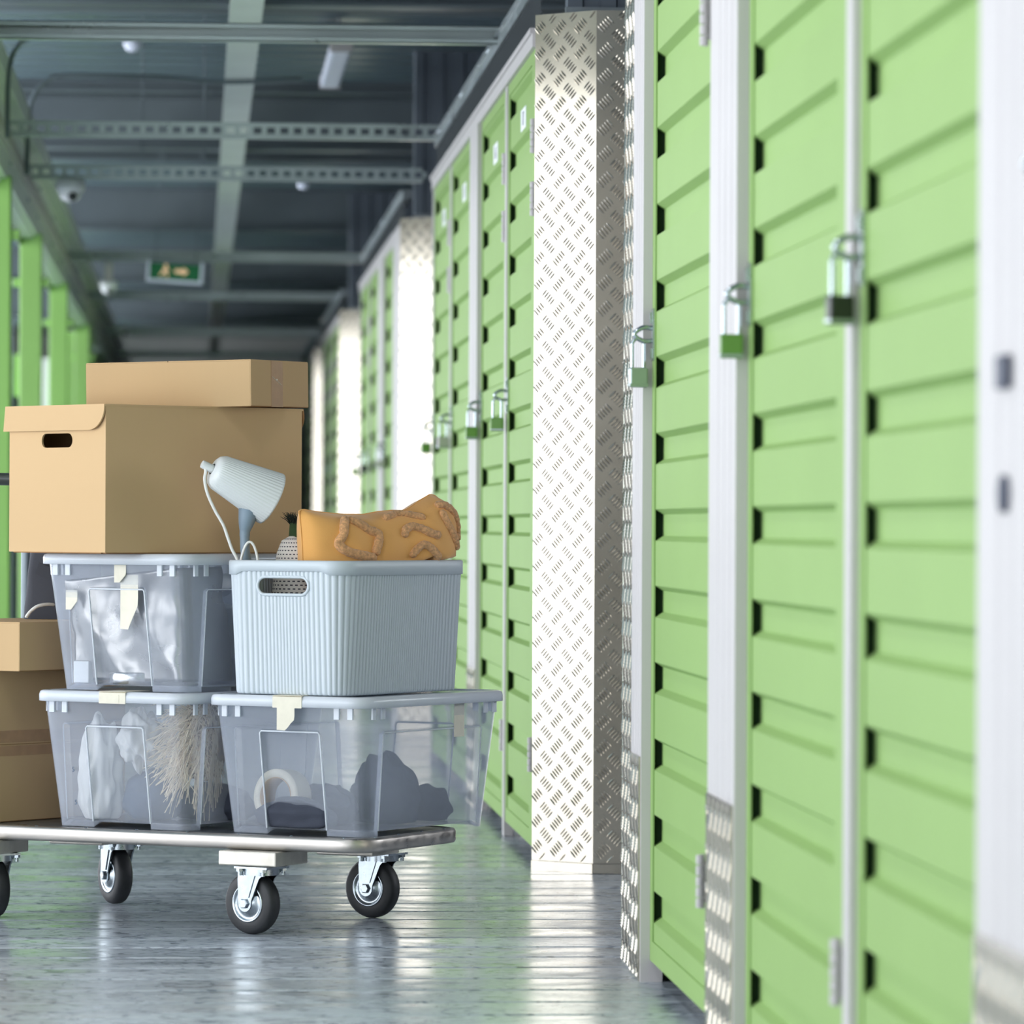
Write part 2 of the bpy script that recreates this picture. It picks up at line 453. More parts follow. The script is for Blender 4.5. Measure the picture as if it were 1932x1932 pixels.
# window wall on the open side: sill, transom band, head and mullions
ww = structure(MB().box(WX - .12, WX, -3, 48, 0, .12).build('wall_window', 'palewall'))
MB().box(WX - .12, WX, -3, 48, 1.68, 1.78).build('transom', 'galvdark', ww)
MB().box(WX - .12, WX, 43, 48, .12, 2.45).build('end_panel', 'palewall', ww)
MB().box(WX - .12, WX, -3, 48, 2.45, 2.8).build('lintel', 'palewall', ww)
mm = MB().box(WX - .1, WX - .02, -.035, .035, .12, 2.45).mesh('mullion', 'galvdark')
for i in range(18): link('mullion', mm, ww, (0, -2.9 + i * 3.0, 0))

# ------------------------------------------------------------------ tread plate (five-bar pattern)
def bars(mb, w, h, X, phase=(0, 0), p=.061):
    """raised five-bar groups over a plate w wide and h high lying in local x, z with the face towards local -y"""
    i0 = int(-1); q = p
    for gi in range(-1, int(w / q) + 2):
        for gj in range(-1, int(h / q) + 2):
            for g in (0, 1):
                cx = gi * q + phase[0] + g * q / 2; cz = gj * q + phase[1] + g * q / 2
                d = (.7071, -.7071) if g == 0 else (.7071, .7071)      # run of each bar
                s = (.7071, .7071) if g == 0 else (-.7071, .7071)      # stacking direction
                for k in range(-2, 3):
                    bx = cx + s[0] * k * .0079; bz = cz + s[1] * k * .0079
                    L, wd = .0132, .0024
                    if not (.006 < bx < w - .006 and .008 < bz < h - .008): continue
                    P = lambda a, b, t: (bx + d[0] * a + s[0] * b, -t, bz + d[1] * a + s[1] * b)
                    vs = [P(-L, 0, 0), P(-L * .45, wd, 0), P(L * .45, wd, 0), P(L, 0, 0), P(L * .45, -wd, 0), P(-L * .45, -wd, 0), P(-L * .5, .0003, .0021), P(L * .5, .0003, .0021)]
                    mb.add(vs, [(0, 6, 1), (1, 6, 7, 2), (2, 7, 3), (3, 7, 4), (4, 7, 6, 5), (5, 6, 0)], False, X)
    return mb

def cladding(x, y, label, end, group='tread plate corner claddings'):
    t = thing('corner_cladding', label, 'cladding', (x, y, 0), group=group)
    cw = math.hypot(.136, .12)
    Xc = axes(0, 0, .024, (.136, -.12, 0), zd=(0, 0, 1))
    Xe = axes(.136, -.12, .024, (1, -.055, 0), zd=(0, 0, 1))
    h = 2.016
    MB().box(0, cw, 0, .003, 0, h, Xc).build('slanted_plate', 'tread', t)
    bars(MB(), cw, h, Xc, (.012, .03)).build('tread_bars', 'tread', t, kind='stuff')
    MB().box(0, cw, -.0025, .003, -.024, -.001, Xc).build('skirting_strip', 'tread', t)
    MB().box(0, .8, 0, .003, 0, h, Xe).build('end_plate', 'tread', t)
    MB().box(0, .8, -.0025, .003, -.024, -.001, Xe).build('skirting_strip', 'tread', t)
    if end:
        bars(MB(), .45, h, Xe, (.022, .03)).build('tread_bars', 'tread', t, kind='stuff')
        rm = MB().lathe([(.0035, 0), (.003, .0012), (.001, .0018)], 8).mesh('rivet', 'chrome')
        for z in (1.98, 1.96, 1.74, 1.54, 1.33, 1.13, .93, .73, .53, .33, .13):
            r = link('rivet', rm, t); r.matrix_local = Xe @ Matrix.Translation((.078, -.0005, z - .024)) @ Matrix.Rotation(PI / 2, 4, 'X')
    return t
cladding(.80, 10.80, 'silver tread plate cladding at the nearest aisle corner, wide and sharply seen', True)
cladding(.80, 18.02, 'bright tread plate corner cladding behind the second run of green lockers', False)
cladding(.80, 25.75, 'glaring narrow tread plate cladding two aisles beyond the trolley', False)
cladding(.80, 31.45, 'most distant and narrowest glaring tread plate cladding beside the flat carton', False)

# corner post of the nearest locker run
t = thing('corner_post', 'tread plate corner post at the end of the nearest locker run', 'post', (.806, 8.33, 0))
MB().box(0, .05, 0, .25, .0, 2.04).build('post_plate', 'tread', t, bevel=.003)
bars(MB(), .25, 2.03, axes(0, .25, 0, (0, -1, 0), zd=(0, 0, 1)), (.02, .02)).build('tread_bars', 'tread', t, kind='stuff')

# ------------------------------------------------------------------ lockers
XW = .82
GZ = [.823 + .1369 * k for k in range(-5, 9)]
def make_locker(y0, y1, label, jamb, prot, band=.13, number=None, hasp=True, hinges=True, flat_sign=False, group='green storage lockers along the corridor', hx=-.010):
    L = y1 - y0
    t = thing('storage_locker', label, 'locker', (XW, y1, 0), group=group)
    # corrugated leaf; grooves run on behind the lock stile
    pr = [(0, .06)]
    for z in GZ: pr += [(0, z - .0285), (.0148, z - .019), (.0148, z + .019), (0, z + .0285)]
    pr += [(0, 1.99)]
    mb = MB(); ya, yb = -L + band - .01, -.012
    n = len(pr)
    mb.add([(x, yv, z) for yv in (ya, yb) for x, z in pr], [(i, i + n, i + n + 1, i + 1) for i in range(n - 1)])
    for z in GZ:
        mb.add([(0, yb, z - .0285), (.0148, yb, z - .019), (.0148, yb, z + .019), (0, yb, z + .0285)], [(0, 1, 2, 3)])
    mb.build('door_panel', 'green', t)
    for z in GZ: link('groove_shade', GSHADE, t, (0, -.026, z))  # dark inserts that put the shade of the groove ends into colour
    fr = MB().box(-.003, .017, -L, -L + band, .04, 1.985).box(-.003, .0, -.042, 0, .04, 1.985)
    fr.box(-.003, .017, -L + band, -.042, .04, .077).box(-.003, 0, -L + band, -.042, 1.955, 1.985)
    fr.build('door_frame', 'green', t)
    MB().box(.05, .06, -L, jamb, 0, .06).build('plinth', 'black', t)
    MB().box(.03, .75, -L + .004, jamb, .05, .06).box(.74, .75, -L + .004, jamb, .06, 1.98).box(.03, .75, -L + .004, jamb, 1.98, 1.99).box(.03, .74, -L + .004, -L + .012, .06, 1.98).build('carcass', 'greywall', t)
    # white jamb
    if jamb > .1:
        d = jamb; g = []
        for f in (.2, .42, .64): g += [(-prot, d * f - .012), (-prot + .004, d * f - .006), (-prot + .004, d * f + .006), (-prot, d * f + .012)]
        poly = [(-prot, 0)] + g + [(-prot, d), (.02, d), (.02, 0)]
        MB().prism([(a, b) for a, b in poly][::-1], 0, 1.985).build('jamb_post', 'white', t)
        MB().box(-prot - .003, -prot, .012, d - .004, .0, .405).build('kick_plate', 'tread', t)
        bars(MB(), d - .02, .4, axes(-prot - .003, d - .006, .003, (0, -1, 0), zd=(0, 0, 1))).build('tread_bars', 'tread', t, kind='stuff')
    elif jamb:
        MB().box(-prot, .02, 0, jamb, 0, 1.985).build('jamb_post', 'white', t, bevel=.002)
    MB().box(-.012, .03, -L, jamb, 1.986, 2.032).box(-.018, -.012, -L, jamb, 2.018, 2.032).build('head_rail', 'white', t)
    if hinges:
        hm = MB()
        for i in range(5): hm.lathe([(.0062, .0012), (.0065, .002), (.0065, .0150), (.0062, .0158)], 10, Matrix.Translation((-.011, 0, i * .017)))
        hm.box(-.0105, -.0035, -.0015, .0015, 0, .085).box(-.0105, -.0095 - hx - .011 - .003, -.001, .003, .01, .075)
        hme = hm.mesh('hinge', 'white')
        for z in (1.574, 1.727, .222): link('hinge', hme, t, (hx + .011, -L + .008, z))
    if hasp:
        MB().box(-.006, -.003, -.036, -.008, 1.118, 1.212).box(-.010, -.003, -.03, -.012, 1.185, 1.205).box(-.009, -.003, -.03, -.012, 1.122, 1.14).tube(smoothpath([(-.004, -.022, 1.176), (-.022, -.022, 1.178), (-.038, -.022, 1.166), (-.024, -.022, 1.154), (-.004, -.022, 1.154)], 4), .0042, 8).build('hasp', 'chrome', t)
    if number:
        yl = -L + band + .42 * (L - band) - .03
        MB().box(-.0012, 0, yl - .085, yl + .085, 1.824, 1.878).build('number_plate', 'paper', t)
        nm = link('number', text_mesh(number, .05, 'ink', 'number'), t)
        nm.matrix_local = axes(-.0016, yl, 1.85, (0, -1, 0), yd=(0, 0, 1))
    if flat_sign:
        MB().box(-prot - .008, -prot, .155, .21, .958, .992).build('lock_keeper', 'ink', t, bevel=.003)
        MB().lathe([(.019, 0), (.019, .006), (.014, .008)], 20, axes(-prot, .18, .854, (0, 0, 1), zd=(-1, 0, 0))).build('round_cap', 'ink', t)
    return t

GSHADE = MB().prism([(0, -.0283), (0, .0283), (.0145, .0188), (.0145, -.0188)], 0, .012, Matrix(((1, 0, 0, 0), (0, 0, 1, 0), (0, 1, 0, 0), (0, 0, 0, 1)))).mesh('groove_shade', 'grooveshade')
LK = {}
LK['D'] = make_locker(3.3, 4.27, 'green locker whose white jamb is the blurred pale upright nearest the camera', .35, .02, flat_sign=True)
LK['C'] = make_locker(4.62, 5.573, 'large blurred green locker door closed with the black padlock', .05, .014, .09, hx=-.03)
LK['B'] = make_locker(5.625, 6.713, 'green locker door between the thin white jamb and the broad white jamb, nearest run', .355, .021, .15, hx=-.022)
LK['A'] = make_locker(7.07, 8.14, 'green locker door at the corner post of the nearest run, silver padlock', .19, .02, .15, hx=-.031)
LK['1'] = make_locker(11.0, 11.98, 'green locker door directly beside the widest silver cladding', .05, .008, number='17')
LK['2'] = make_locker(12.03, 13.1, 'green locker door one along from the widest cladding, next to a broad white jamb', .37, .016, number='16')
LK['3'] = make_locker(13.47, 14.62, 'green locker door beyond the broad white jamb, with the pale padlock', .05, .008, number='15')
LK['4'] = make_locker(14.67, 15.72, 'last green locker door of the second run, above the orange cushion', .04, .008, number='14')
MB().box(-.004, .02, .0, .19, 0, 2.03).build('end_jamb', 'white', LK['1']).location = (0, -.98 - .19, 0)
LK['5'] = make_locker(18.75, 19.8, 'blurred green locker door beside a broad jamb in the third run', .5, .016)
LK['6'] = make_locker(20.3, 21.5, 'blurred green locker door in the middle of the third run', .05, .008)
LK['7'] = make_locker(21.55, 22.75, 'blurred green locker door at the far end of the third run', .04, .008)
MB().box(-.016, .02, .0, .6, 0, 2.03).build('end_jamb', 'white', LK['5']).location = (0, -1.05 - .6, 0)
for i, (a, b) in enumerate(((26.1, 27.2), (27.25, 28.4), (28.45, 29.6), (31.9, 33.1), (33.15, 34.4))):
    LK['far%d' % i] = make_locker(a, b, ['blurred distant green locker beside the narrow glaring cladding', 'blurred distant green locker, second past the narrow glaring cladding', 'blurred distant green locker ending the fourth run',
        'faint green locker past the most distant cladding', 'faintest and last green locker of the corridor'][i], .04, .01, hasp=i < 2)

# padlocks hang from the hasps
def padlock(key, label, mat, ring='chrome', drop=.0, rz=0., w=.034, sh=.052, dx=-.031):
    lk = LK[key].location
    z = 1.158
    t = thing('padlock', label, 'padlock', (lk.x + dx, lk.y - .022, z - sh - .036), rz, 'padlocks on the locker hasps')
    MB().box(-w / 2, w / 2, -.008, .008, 0, .036).build('lock_body', mat, t, bevel=.003)
    a = w * .32; top = .036 + sh
    MB().tube([(-a, 0, .030)] + [(-a * math.cos(PI * i / 8), 0, top - a + a * math.sin(PI * i / 8)) for i in range(9)] + [(a, 0, .030)], .0034, 8).build('shackle', 'chrome' if ring is None else ring, t)
    MB().box(-w / 2 - .0008, w / 2 + .0008, -.0086, .0086, .002, .007).build('lock_rim', 'padsilver', t, bevel=.001)
    return t
padlock('C', 'black padlock on the nearest green locker door, tilted', 'padblack', rz=.35)
padlock('B', 'green padlock against the broad white jamb of the nearest run', 'padgreen')
padlock('A', 'silver padlock by the tread plate corner post', 'padsilver', rz=.2)
padlock('1', 'green padlock on the locker door beside the widest silver cladding', 'padgreen', rz=-.15)
padlock('2', 'green padlock hanging before the broad white jamb of the second run', 'padgreen')
padlock('3', 'pale padlock with a wide shackle on the second run', 'white', w=.04, rz=.4)
padlock('4', 'green padlock standing out against the bright second cladding', 'padgreen', rz=.2)
padlock('5', 'blurred pale padlock beside the broad jamb of the third run', 'white')
padlock('6', 'blurred dark padlock in the middle of the third run', 'padblack')
padlock('7', 'blurred green padlock at the far end of the third run', 'padgreen')

# mesh strips with a top rail over each locker run
def mesh_strip(y0, y1, label):
    t = thing('mesh_guard', label, 'mesh', (XW, y0, 2.033), group='mesh guards over the lockers')
    L = y1 - y0
    MB().box(-.002, .035, 0, L, .10, .135).box(-.012, -.002, 0, L, .128, .135).build('top_rail', 'galv', t)
    w = MB(); y = .01
    while y < L:
        w.box(.004, .006, y, y + .002, 0, .10); y += .014
    for z in (.03, .065): w.box(.006, .009, 0, L, z, z + .003)
    w.build('wires', 'wire', t, kind='stuff')
    bm_ = MB().lathe([(.007, 0), (.006, .003), (.002, .0045)], 8).mesh('rail_bolt', 'chrome')
    y = .4
    while y < L:
        for dy in (0, .06): link('rail_bolt', bm_, t, (-.0125, y + dy, .118), (0, -PI / 2, 0))
        y += 1.3
mesh_strip(10.95, 15.74, 'grey wire mesh guard with a steel rail above the second locker run')
mesh_strip(18.2, 22.75, 'blurred grey mesh guard above the third locker run')
mesh_strip(25.9, 30.0, 'blurred grey mesh guard above the fourth locker run')
mesh_strip(31.7, 36.0, 'most distant grey mesh guard, above the last locker run')
mesh_strip(3.3, 8.5, 'grey wire mesh guard above the nearest locker run')

# ribbed steel infill above the claddings
def infill(y, label, x0=.85):
    t = thing('ribbed_infill', label, 'panel', (x0, y, 2.045), group='ribbed infills above the claddings')
    mb = MB(); x = 0; P = []
    while x < .75:
        P += [(x, 0), (x + .005, -.012), (x + .04, -.012), (x + .045, 0), (x + .075, 0)]; x += .08
    n = len(P)
    mb.add([(a, b, z) for z in (0, .66) for a, b in P], [(i, i + 1, i + 1 + n, i + n) for i in range(n - 1)])
    mb.build('ribbed_sheet', 'upper', t, solid=.0015)
    MB().box(0, .75, -.014, .01, -.004, .012).build('bottom_angle', 'galv', t)
infill(10.78, 'grey ribbed steel infill above the widest silver cladding', .87)
infill(18.0, 'pale grey ribbed infill over the second silver cladding')
infill(25.7, 'blurred grey ribbed infill over the narrow glaring cladding')
# the plain end of each run on its aisle
wc = structure(MB().box(.86, 1.6, 8.56, 8.58, 0, 2.03).build('wall_aisle_near', 'aislepaint'))
wl = structure(MB().box(.84, 1.6, 15.78, 15.8, 0, 2.03).build('wall_aisle', 'greywall'))

# ------------------------------------------------------------------ open side: green posts, panels and top rail
lw = structure(MB().box(-1.16, -1.14, 26.0, 36.0, 0, .1).build('wall_left', 'greywall'))
LX = -.69
for (y, lab, br) in ((15.75, 'green square post nearest the trolley, only partly in view', 2.05), (18.85, 'bright green square post with a cross bracket beside the grey panels', 2.0), (22.6, 'green square post standing next past the bright cross bracketed one', 2.0), (27.2, 'dark green square post farthest along the open side', 2.0)):
    t = thing('green_post', lab, 'post', (LX, y, 0), group='green square posts on the open side')
    MB().box(-.045, .045, -.045, .045, .008, 2.02).build('post_tube', 'greenpost', t, bevel=.006)
    MB().box(-.065, .065, -.06, .06, 0, .008).build('foot_plate', 'greenpost', t)
    MB().box(-.075, .075, -.03, .03, 1.80, 1.835).build('cross_bracket', 'greenpost', t, bevel=.004)
    MB().box(-.045, .045, .046, .05, .1, 1.9).build('rear_strip', 'greenpost', t)
for (xa, xb, y, mt, h) in ((-1.105, -1.055, 26.0, 'greywall', 2.0), (-1.053, -1.02, 26.1, 'bluepanel', 1.55), (-1.10, -1.015, 32.4, 'paleboard', 2.0), (-1.3, -1.11, 29.0, 'greenpost', 1.9)):
    MB().box(xa, xb, y, y + .12, .0, h).build('wall_panel', mt, lw, bevel=.004)
structure(MB().box(-.80, -.76, 27.9, 30.2, 0, 2.0).build('wall_left_far', 'greenpost'))
structure(MB().box(-.80, -.76, 31.3, 47, 0, 2.0).build('wall_left_end', 'greenpost'))
t = thing('cable_rail', 'long galvanised steel rail with shiny bolts above the green posts', 'rail', (-.66, 9, 2.0))
MB().box(-.02, -.0, 0, 35, .01, .26).build('rail_web', 'rail', t)
MB().box(0, .045, 0, 35, .25, .262).box(.04, .045, 0, 35, .262, .33).build('upper_flange', 'rail', t)
MB().box(-.075, -.02, 0, 35, .0, .012).box(-.08, -.075, 0, 35, -.03, .08).build('lower_flange', 'rail', t)
MB().box(0, .02, 0, 35, .11, .15).build('cover_strip', 'white', t)
bo = MB().lathe([(.011, 0), (.010, .004), (.006, .008), (.001, .0095)], 12).mesh('rail_bolt', 'chrome')
for y in (5.2, 6.9, 8.6, 9.6, 11.4, 12.7, 14.2, 15.6, 17.4, 19.5):
    for z in (.07, .205): link('rail_bolt', bo, t, (.0005, y + (z - .07) * 2, z), (0, PI / 2, 0))

# ------------------------------------------------------------------ things under the ceiling
t = thing('tube_lamp', 'narrow white tube lamp hanging under the ribbed deck', 'lamp', tuple(px(633, 133, 17.45)))
MB().box(-.04, .04, -.7, .7, .0, .05).build('lamp_body', 'lamp', t, bevel=.015)
MB().box(-.043, .043, -.715, -.70, -.003, .053).box(-.043, .043, .70, .715, -.003, .053).build('end_cap', 'white', t, bevel=.004)
tz = t.location.z
MB().tube([(0, -.4, .05), (0, -.4, 2.745 - tz)], .004, 6).tube([(0, .4, .05), (0, .4, 2.745 - tz)], .004, 6).build('hanger', 'galvdark', t)
p = px(250, 88, 18.1)
t = thing('smoke_detector', 'round white smoke detector under the deck', 'detector', (p.x, p.y, p.z - .02))
MB().lathe([(.012, 0), (.024, .006), (.030, .018), (.036, .024), (.036, .036)], 20).build('detector_head', 'lamp', t)
MB().lathe([(.02, .036), (.02, 2.745 - p.z + .02)], 12).build('mount', 'lamp', t)
p = px(572, 348, 17.46)
t = thing('sprinkler_cap', 'small pale cap under the second slotted channel', 'detector', (p.x, 17.46, 2.11))
MB().lathe([(.008, 0), (.02, .006), (.024, .024)], 16).build('cap', 'lamp', t)
def dome_camera(x, y, Y, s, label):
    p = px(x, y, Y)
    t = thing('dome_camera', label, 'camera', (p.x, p.y, p.z - .04 * s), group='white dome cameras under the ceiling')
    MB().lathe([(.02 * s, .026 * s), (.048 * s, .03 * s), (.056 * s, .045 * s), (.056 * s, .068 * s), (.05 * s, .075 * s)], 24).build('housing', 'camwhite', t)
    MB().lathe([(.004 * s, -.010 * s), (.022 * s, -.006 * s), (.036 * s, .005 * s), (.044 * s, .02 * s), (.046 * s, .032 * s)], 24).build('dome_ring', 'camwhite', t)
    X = aim(Vector((.008 * s, -.034 * s, .01 * s)), (.15, -.8, -.4))
    MB().lathe([(.018 * s, -.004), (.018 * s, .008 * s), (.010 * s, .013 * s)], 16, X).build('lens', 'lens', t)
    MB().box(-.02, .02, -.02, .02, .075 * s, max(.08 * s, 2.136 - t.location.z)).build('mount', 'white', t)
dome_camera(133, 357, 17.47, 1.0, 'white dome camera under the slotted channel, dark lens turned to the corridor')
dome_camera(205, 541, 22.9, .8, 'blurred white camera beyond the exit sign')
dome_camera(232, 622, 31.8, 1.0, 'most distant blurred white camera near the flat carton')
# exit sign
p = px(330, 511, 22.7)
t = thing('exit_sign', 'green hanging exit sign with a running figure and an arrow', 'sign', tuple(p), rz=0)
t.rotation_euler = (0, .06, 0)
MB().box(-.125, .125, 0, .02, -.045, .035).build('sign_panel', 'exit', t, bevel=.004)
MB().box(-.14, .14, -.004, .026, -.06, -.046).build('bottom_rail', 'lamp', t)
MB().box(-.14, -.126, -.004, .024, -.046, .05).box(.126, .14, -.004, .024, -.046, .05).build('side_rail', 'lamp', t)
Xs = axes(0, -.001, 0, (1, 0, 0), yd=(0, 0, 1))
mk = MB()
mk.prism([(-.046 + .009 * math.cos(a * PI / 5), .022 + .009 * math.sin(a * PI / 5)) for a in range(10)], 0, .002, Xs)
mk.prism([(-.066, -.002), (-.05, .012), (-.036, .012), (-.026, -.004), (-.034, -.006), (-.040, .002), (-.044, -.008), (-.030, -.022), (-.036, -.036), (-.043, -.034), (-.040, -.022), (-.054, -.014), (-.072, -.032), (-.078, -.026), (-.060, -.008), (-.053, .001), (-.062, -.008)], 0, .002, Xs)
mk.prism([(0, .008), (.04, .008), (.04, .02), (.068, -.002), (.04, -.024), (.04, -.012), (0, -.012)], 0, .002, Xs)
mk.build('pictogram', 'exitmark', t)
MB().tube([(-.1, .01, .05), (-.1, .01, 2.74 - p.z)], .003, 6).tube([(.1, .01, .05), (.1, .01, 2.74 - p.z)], .003, 6).box(-.14, .14, 0, .02, .045, .052).build('hanger', 'galvdark', t)
# conduits
def pipe(P, Y, r, label):
    t = thing('conduit', label, 'conduit', tuple(px(*P[0], Y)), group='conduits under the deck')
    q = [px(x, y, Y) - t.location for x, y in P]
    MB().tube(smoothpath(q, 6), r, 8).build('conduit_tube', 'galvdark', t)
pipe([(50, 330), (54, 225), (62, 185), (85, 155), (130, 142), (300, 147), (420, 155), (570, 150)], 16.6, .009, 'pale conduit bending over and running across under the deck')
pipe([(14, 260), (15, 160), (22, 110), (38, 82), (60, 70)], 14.4, .008, 'short pale conduit bending up beside the steel rail')

# ------------------------------------------------------------------ platform cart
CO = Vector((.115, 9.116, 0))
CA = math.atan2(.863, .506)         # cart local x runs away from the lens, local y towards the handle
cart = thing('platform_cart', 'steel platform trolley on four black swivel wheels carrying the boxes', 'trolley', CO, CA)
Mc = Matrix.Translation(CO) @ Matrix.Rotation(CA, 4, 'Z')
x0, x1, y0, y1, zb, zt = .0, .445, -.258, .86, .168, .198
def outline(ins, r):
    return [(p[0] + (x0 + x1) / 2, p[1] + (y0 + y1) / 2) for p in rrect(x1 - x0 - 2 * ins, y1 - y0 - 2 * ins, r, 8)]
rings = []
for ins, z in ((.012, zb), (.003, zb + .001), (0, zb + .006), (.0, zt - .006), (.003, zt - .001), (.009, zt), (.02, zt), (.02, zb + .004), (.012, zb)):
    rings.append([(a, b, z) for a, b in outline(ins, max(.03, .075 - ins))])
MB().loft(rings, True, False, True).build('frame', 'frame', cart)
MB().prism(outline(.018, .057), zt - .004, zt - .001).build('deck_plate', 'cartdeck', cart)
sm = MB().lathe([(.004, 0), (.0035, .0012), (.001, .002)], 10).mesh('deck_screw', 'chrome')
for i in range(9): link('deck_screw', sm, cart, (.013, -.2 + i * .12, zt - .0005))
for i in range(4): link('deck_screw', sm, cart, (.06 + i * .1, -.245, zt - .0005))
hp = [(.03, .80, zt - .01), (.03, .80, .55), (.03, .80, .86), (.032, .80, .895), (.045, .80, .912), (.07, .80, .916), (.2, .80, .916), (.37, .80, .916), (.395, .80, .912), (.41, .80, .895), (.412, .80, .86), (.412, .80, .55), (.412, .80, zt - .01)]
MB().tube(hp, .0135, 14).build('push_handle', 'galvdark', cart)

def wheel_meshes():
    R, w = .0625, .017
    tyre = MB().lathe([(.037, -w), (.040, -w - .0005), (.055, -w), (.060, -w + .004), (R, -w + .010), (R, w - .010), (.060, w - .004), (.055, w), (.040, w + .0005), (.037, w)], 40, Matrix.Rotation(PI / 2, 4, 'X'), cap=False).mesh('tyre', 'rubber')
    hub = MB()
    for sgn in (1, -1):
        X = Matrix.Rotation(PI / 2 * sgn, 4, 'X')
        hub.lathe([(.0375, w - .006), (.0385, w + .0015), (.036, w + .0025), (.034, w - .001), (.027, w - .004), (.025, w + .001), (.016, w + .002), (.014, w + .006), (.004, w + .006)], 32, X)
    hub = hub.mesh('hub', 'chrome')
    bolt = MB()
    for sgn in (1, -1):
        bolt.lathe([(.0105, .024), (.0105, .0305), (.0085, .032)], 6, Matrix.Rotation(PI / 2 * sgn, 4, 'X'), smooth=False)
    bolt.lathe([(.004, -.0315), (.004, .0315)], 10, Matrix.Rotation(PI / 2, 4, 'X'))
    return tyre, hub, bolt.mesh('axle_bolt', 'chrome')
TY, HU, BO = wheel_meshes()
def fork_mesh():
    mb = MB(); zt_ = .137; tx, zc = .022, .0625
    mb.prism([(-.042, -.036), (.042, -.036), (.042, .036), (-.042, .036)], zt_ - .004, zt_)
    mb.lathe([(.036, .120), (.036, .133)], 24)
    for sgn in (1, -1):
        X = Matrix(((1, 0, 0, 0), (0, 0, sgn, 0), (0, 1, 0, 0), (0, 0, 0, 1)))
        pts = [(-.036, .133), (.036, .133), (.040, .112), (tx + .0165, zc + .006)] + [(tx + .0165 * math.cos(-a), zc - .0165 * math.sin(a)) for a in [PI * i / 8 for i in range(1, 8)]] + [(tx - .0165, zc + .006), (-.014, .112)]
        mb.prism(pts, .0235, .0265, X)
        mb.prism([(-.008, .128), (.026, .128), (tx + .011, zc + .012), (tx - .011, zc + .012)], .0265, .0285, X)
    return mb.mesh('caster', 'chrome')
FK = fork_mesh()
nut = MB().lathe([(.0075, 0), (.0075, .006)], 6, smooth=False).lathe([(.004, -.008), (.004, .001)], 8).mesh('mount_bolt', 'chrome')
for (wx, wy, nx, ny, pad) in ((.115, 9.116, -.64, -.77, 1), (.370, 9.493, -.60, -.80, 1), (-.173, 9.848, -.91, -.42, 1), (-.422, 9.507, -.90, -.43, 1)):
    nrm = Vector((nx, ny, 0)).normalized()
    rd = Vector((-nrm.y, nrm.x, 0))          # rolling direction
    if rd.x > 0: rd = -rd
    sc_ = Vector((wx, wy, 0)) - rd * .022
    Xw = axes(sc_.x, sc_.y, 0, rd, zd=(0, 0, 1))
    fo = link('caster', FK, cart); fo.matrix_local = Mc.inverted() @ Xw
    for nm, me in (('tyre', TY), ('hub', HU), ('axle_bolt', BO)):
        link(nm, me, fo, (.022, 0, .0625))
    lc = Mc.inverted() @ sc_
    px0, px1 = (-.028, .105) if lc.x < .2 else (.325, .445)
    py = lc.y + .02
    MB().box(px0, px1, py - .066, py + .066, .1375, .167).build('mounting_pad', 'padsteel', cart, bevel=.003)
    for a in (-.03, .03):
        for b in (-.052, .052): link('mount_bolt', nut, fo, (a, b * .62, .127))

# ------------------------------------------------------------------ clear bins
BA = math.atan2(.825, .565)
def uv(u, v): return Vector((.115 - .825 * u + .565 * v, 9.116 + .565 * u + .825 * v, 0))
def bin_ring(z, ins):
    f = z / .262
    lx, ly = .458 + f * .076, .332 + f * .032
    a, b = .19, .071
    ps = []
    def add(x, y, nx=0, ny=0, k=0.): ps.append((x - nx * .012 * k * ins, y - ny * .012 * k * ins, (.010 if k and z == 0 else z)))
    hx, hy, r = lx / 2, ly / 2, .028
    def corner(cx, cy, a0):
        for i in range(6):
            t = a0 + PI / 2 * i / 5
            add(cx + r * math.cos(t), cy + r * math.sin(t))
    corner(hx - r, hy - r, 0)
    for x, k in ((a, 0), (a - .005, 1), (-a + .005, 1), (-a, 0)): add(x, hy, 0, 1, k)
    corner(-hx + r, hy - r, PI / 2)
    for y, k in ((b, 0), (b - .005, 1), (-b + .005, 1), (-b, 0)): add(-hx, y, -1, 0, k)
    corner(-hx + r, -hy + r, PI)
    for x, k in ((-a, 0), (-a + .005, 1), (a - .005, 1), (a, 0)): add(x, -hy, 0, -1, k)
    corner(hx - r, -hy + r, 3 * PI / 2)
    for y, k in ((-b, 0), (-b + .005, 1), (b - .005, 1), (b, 0)): add(hx, y, 1, 0, k)
    return ps
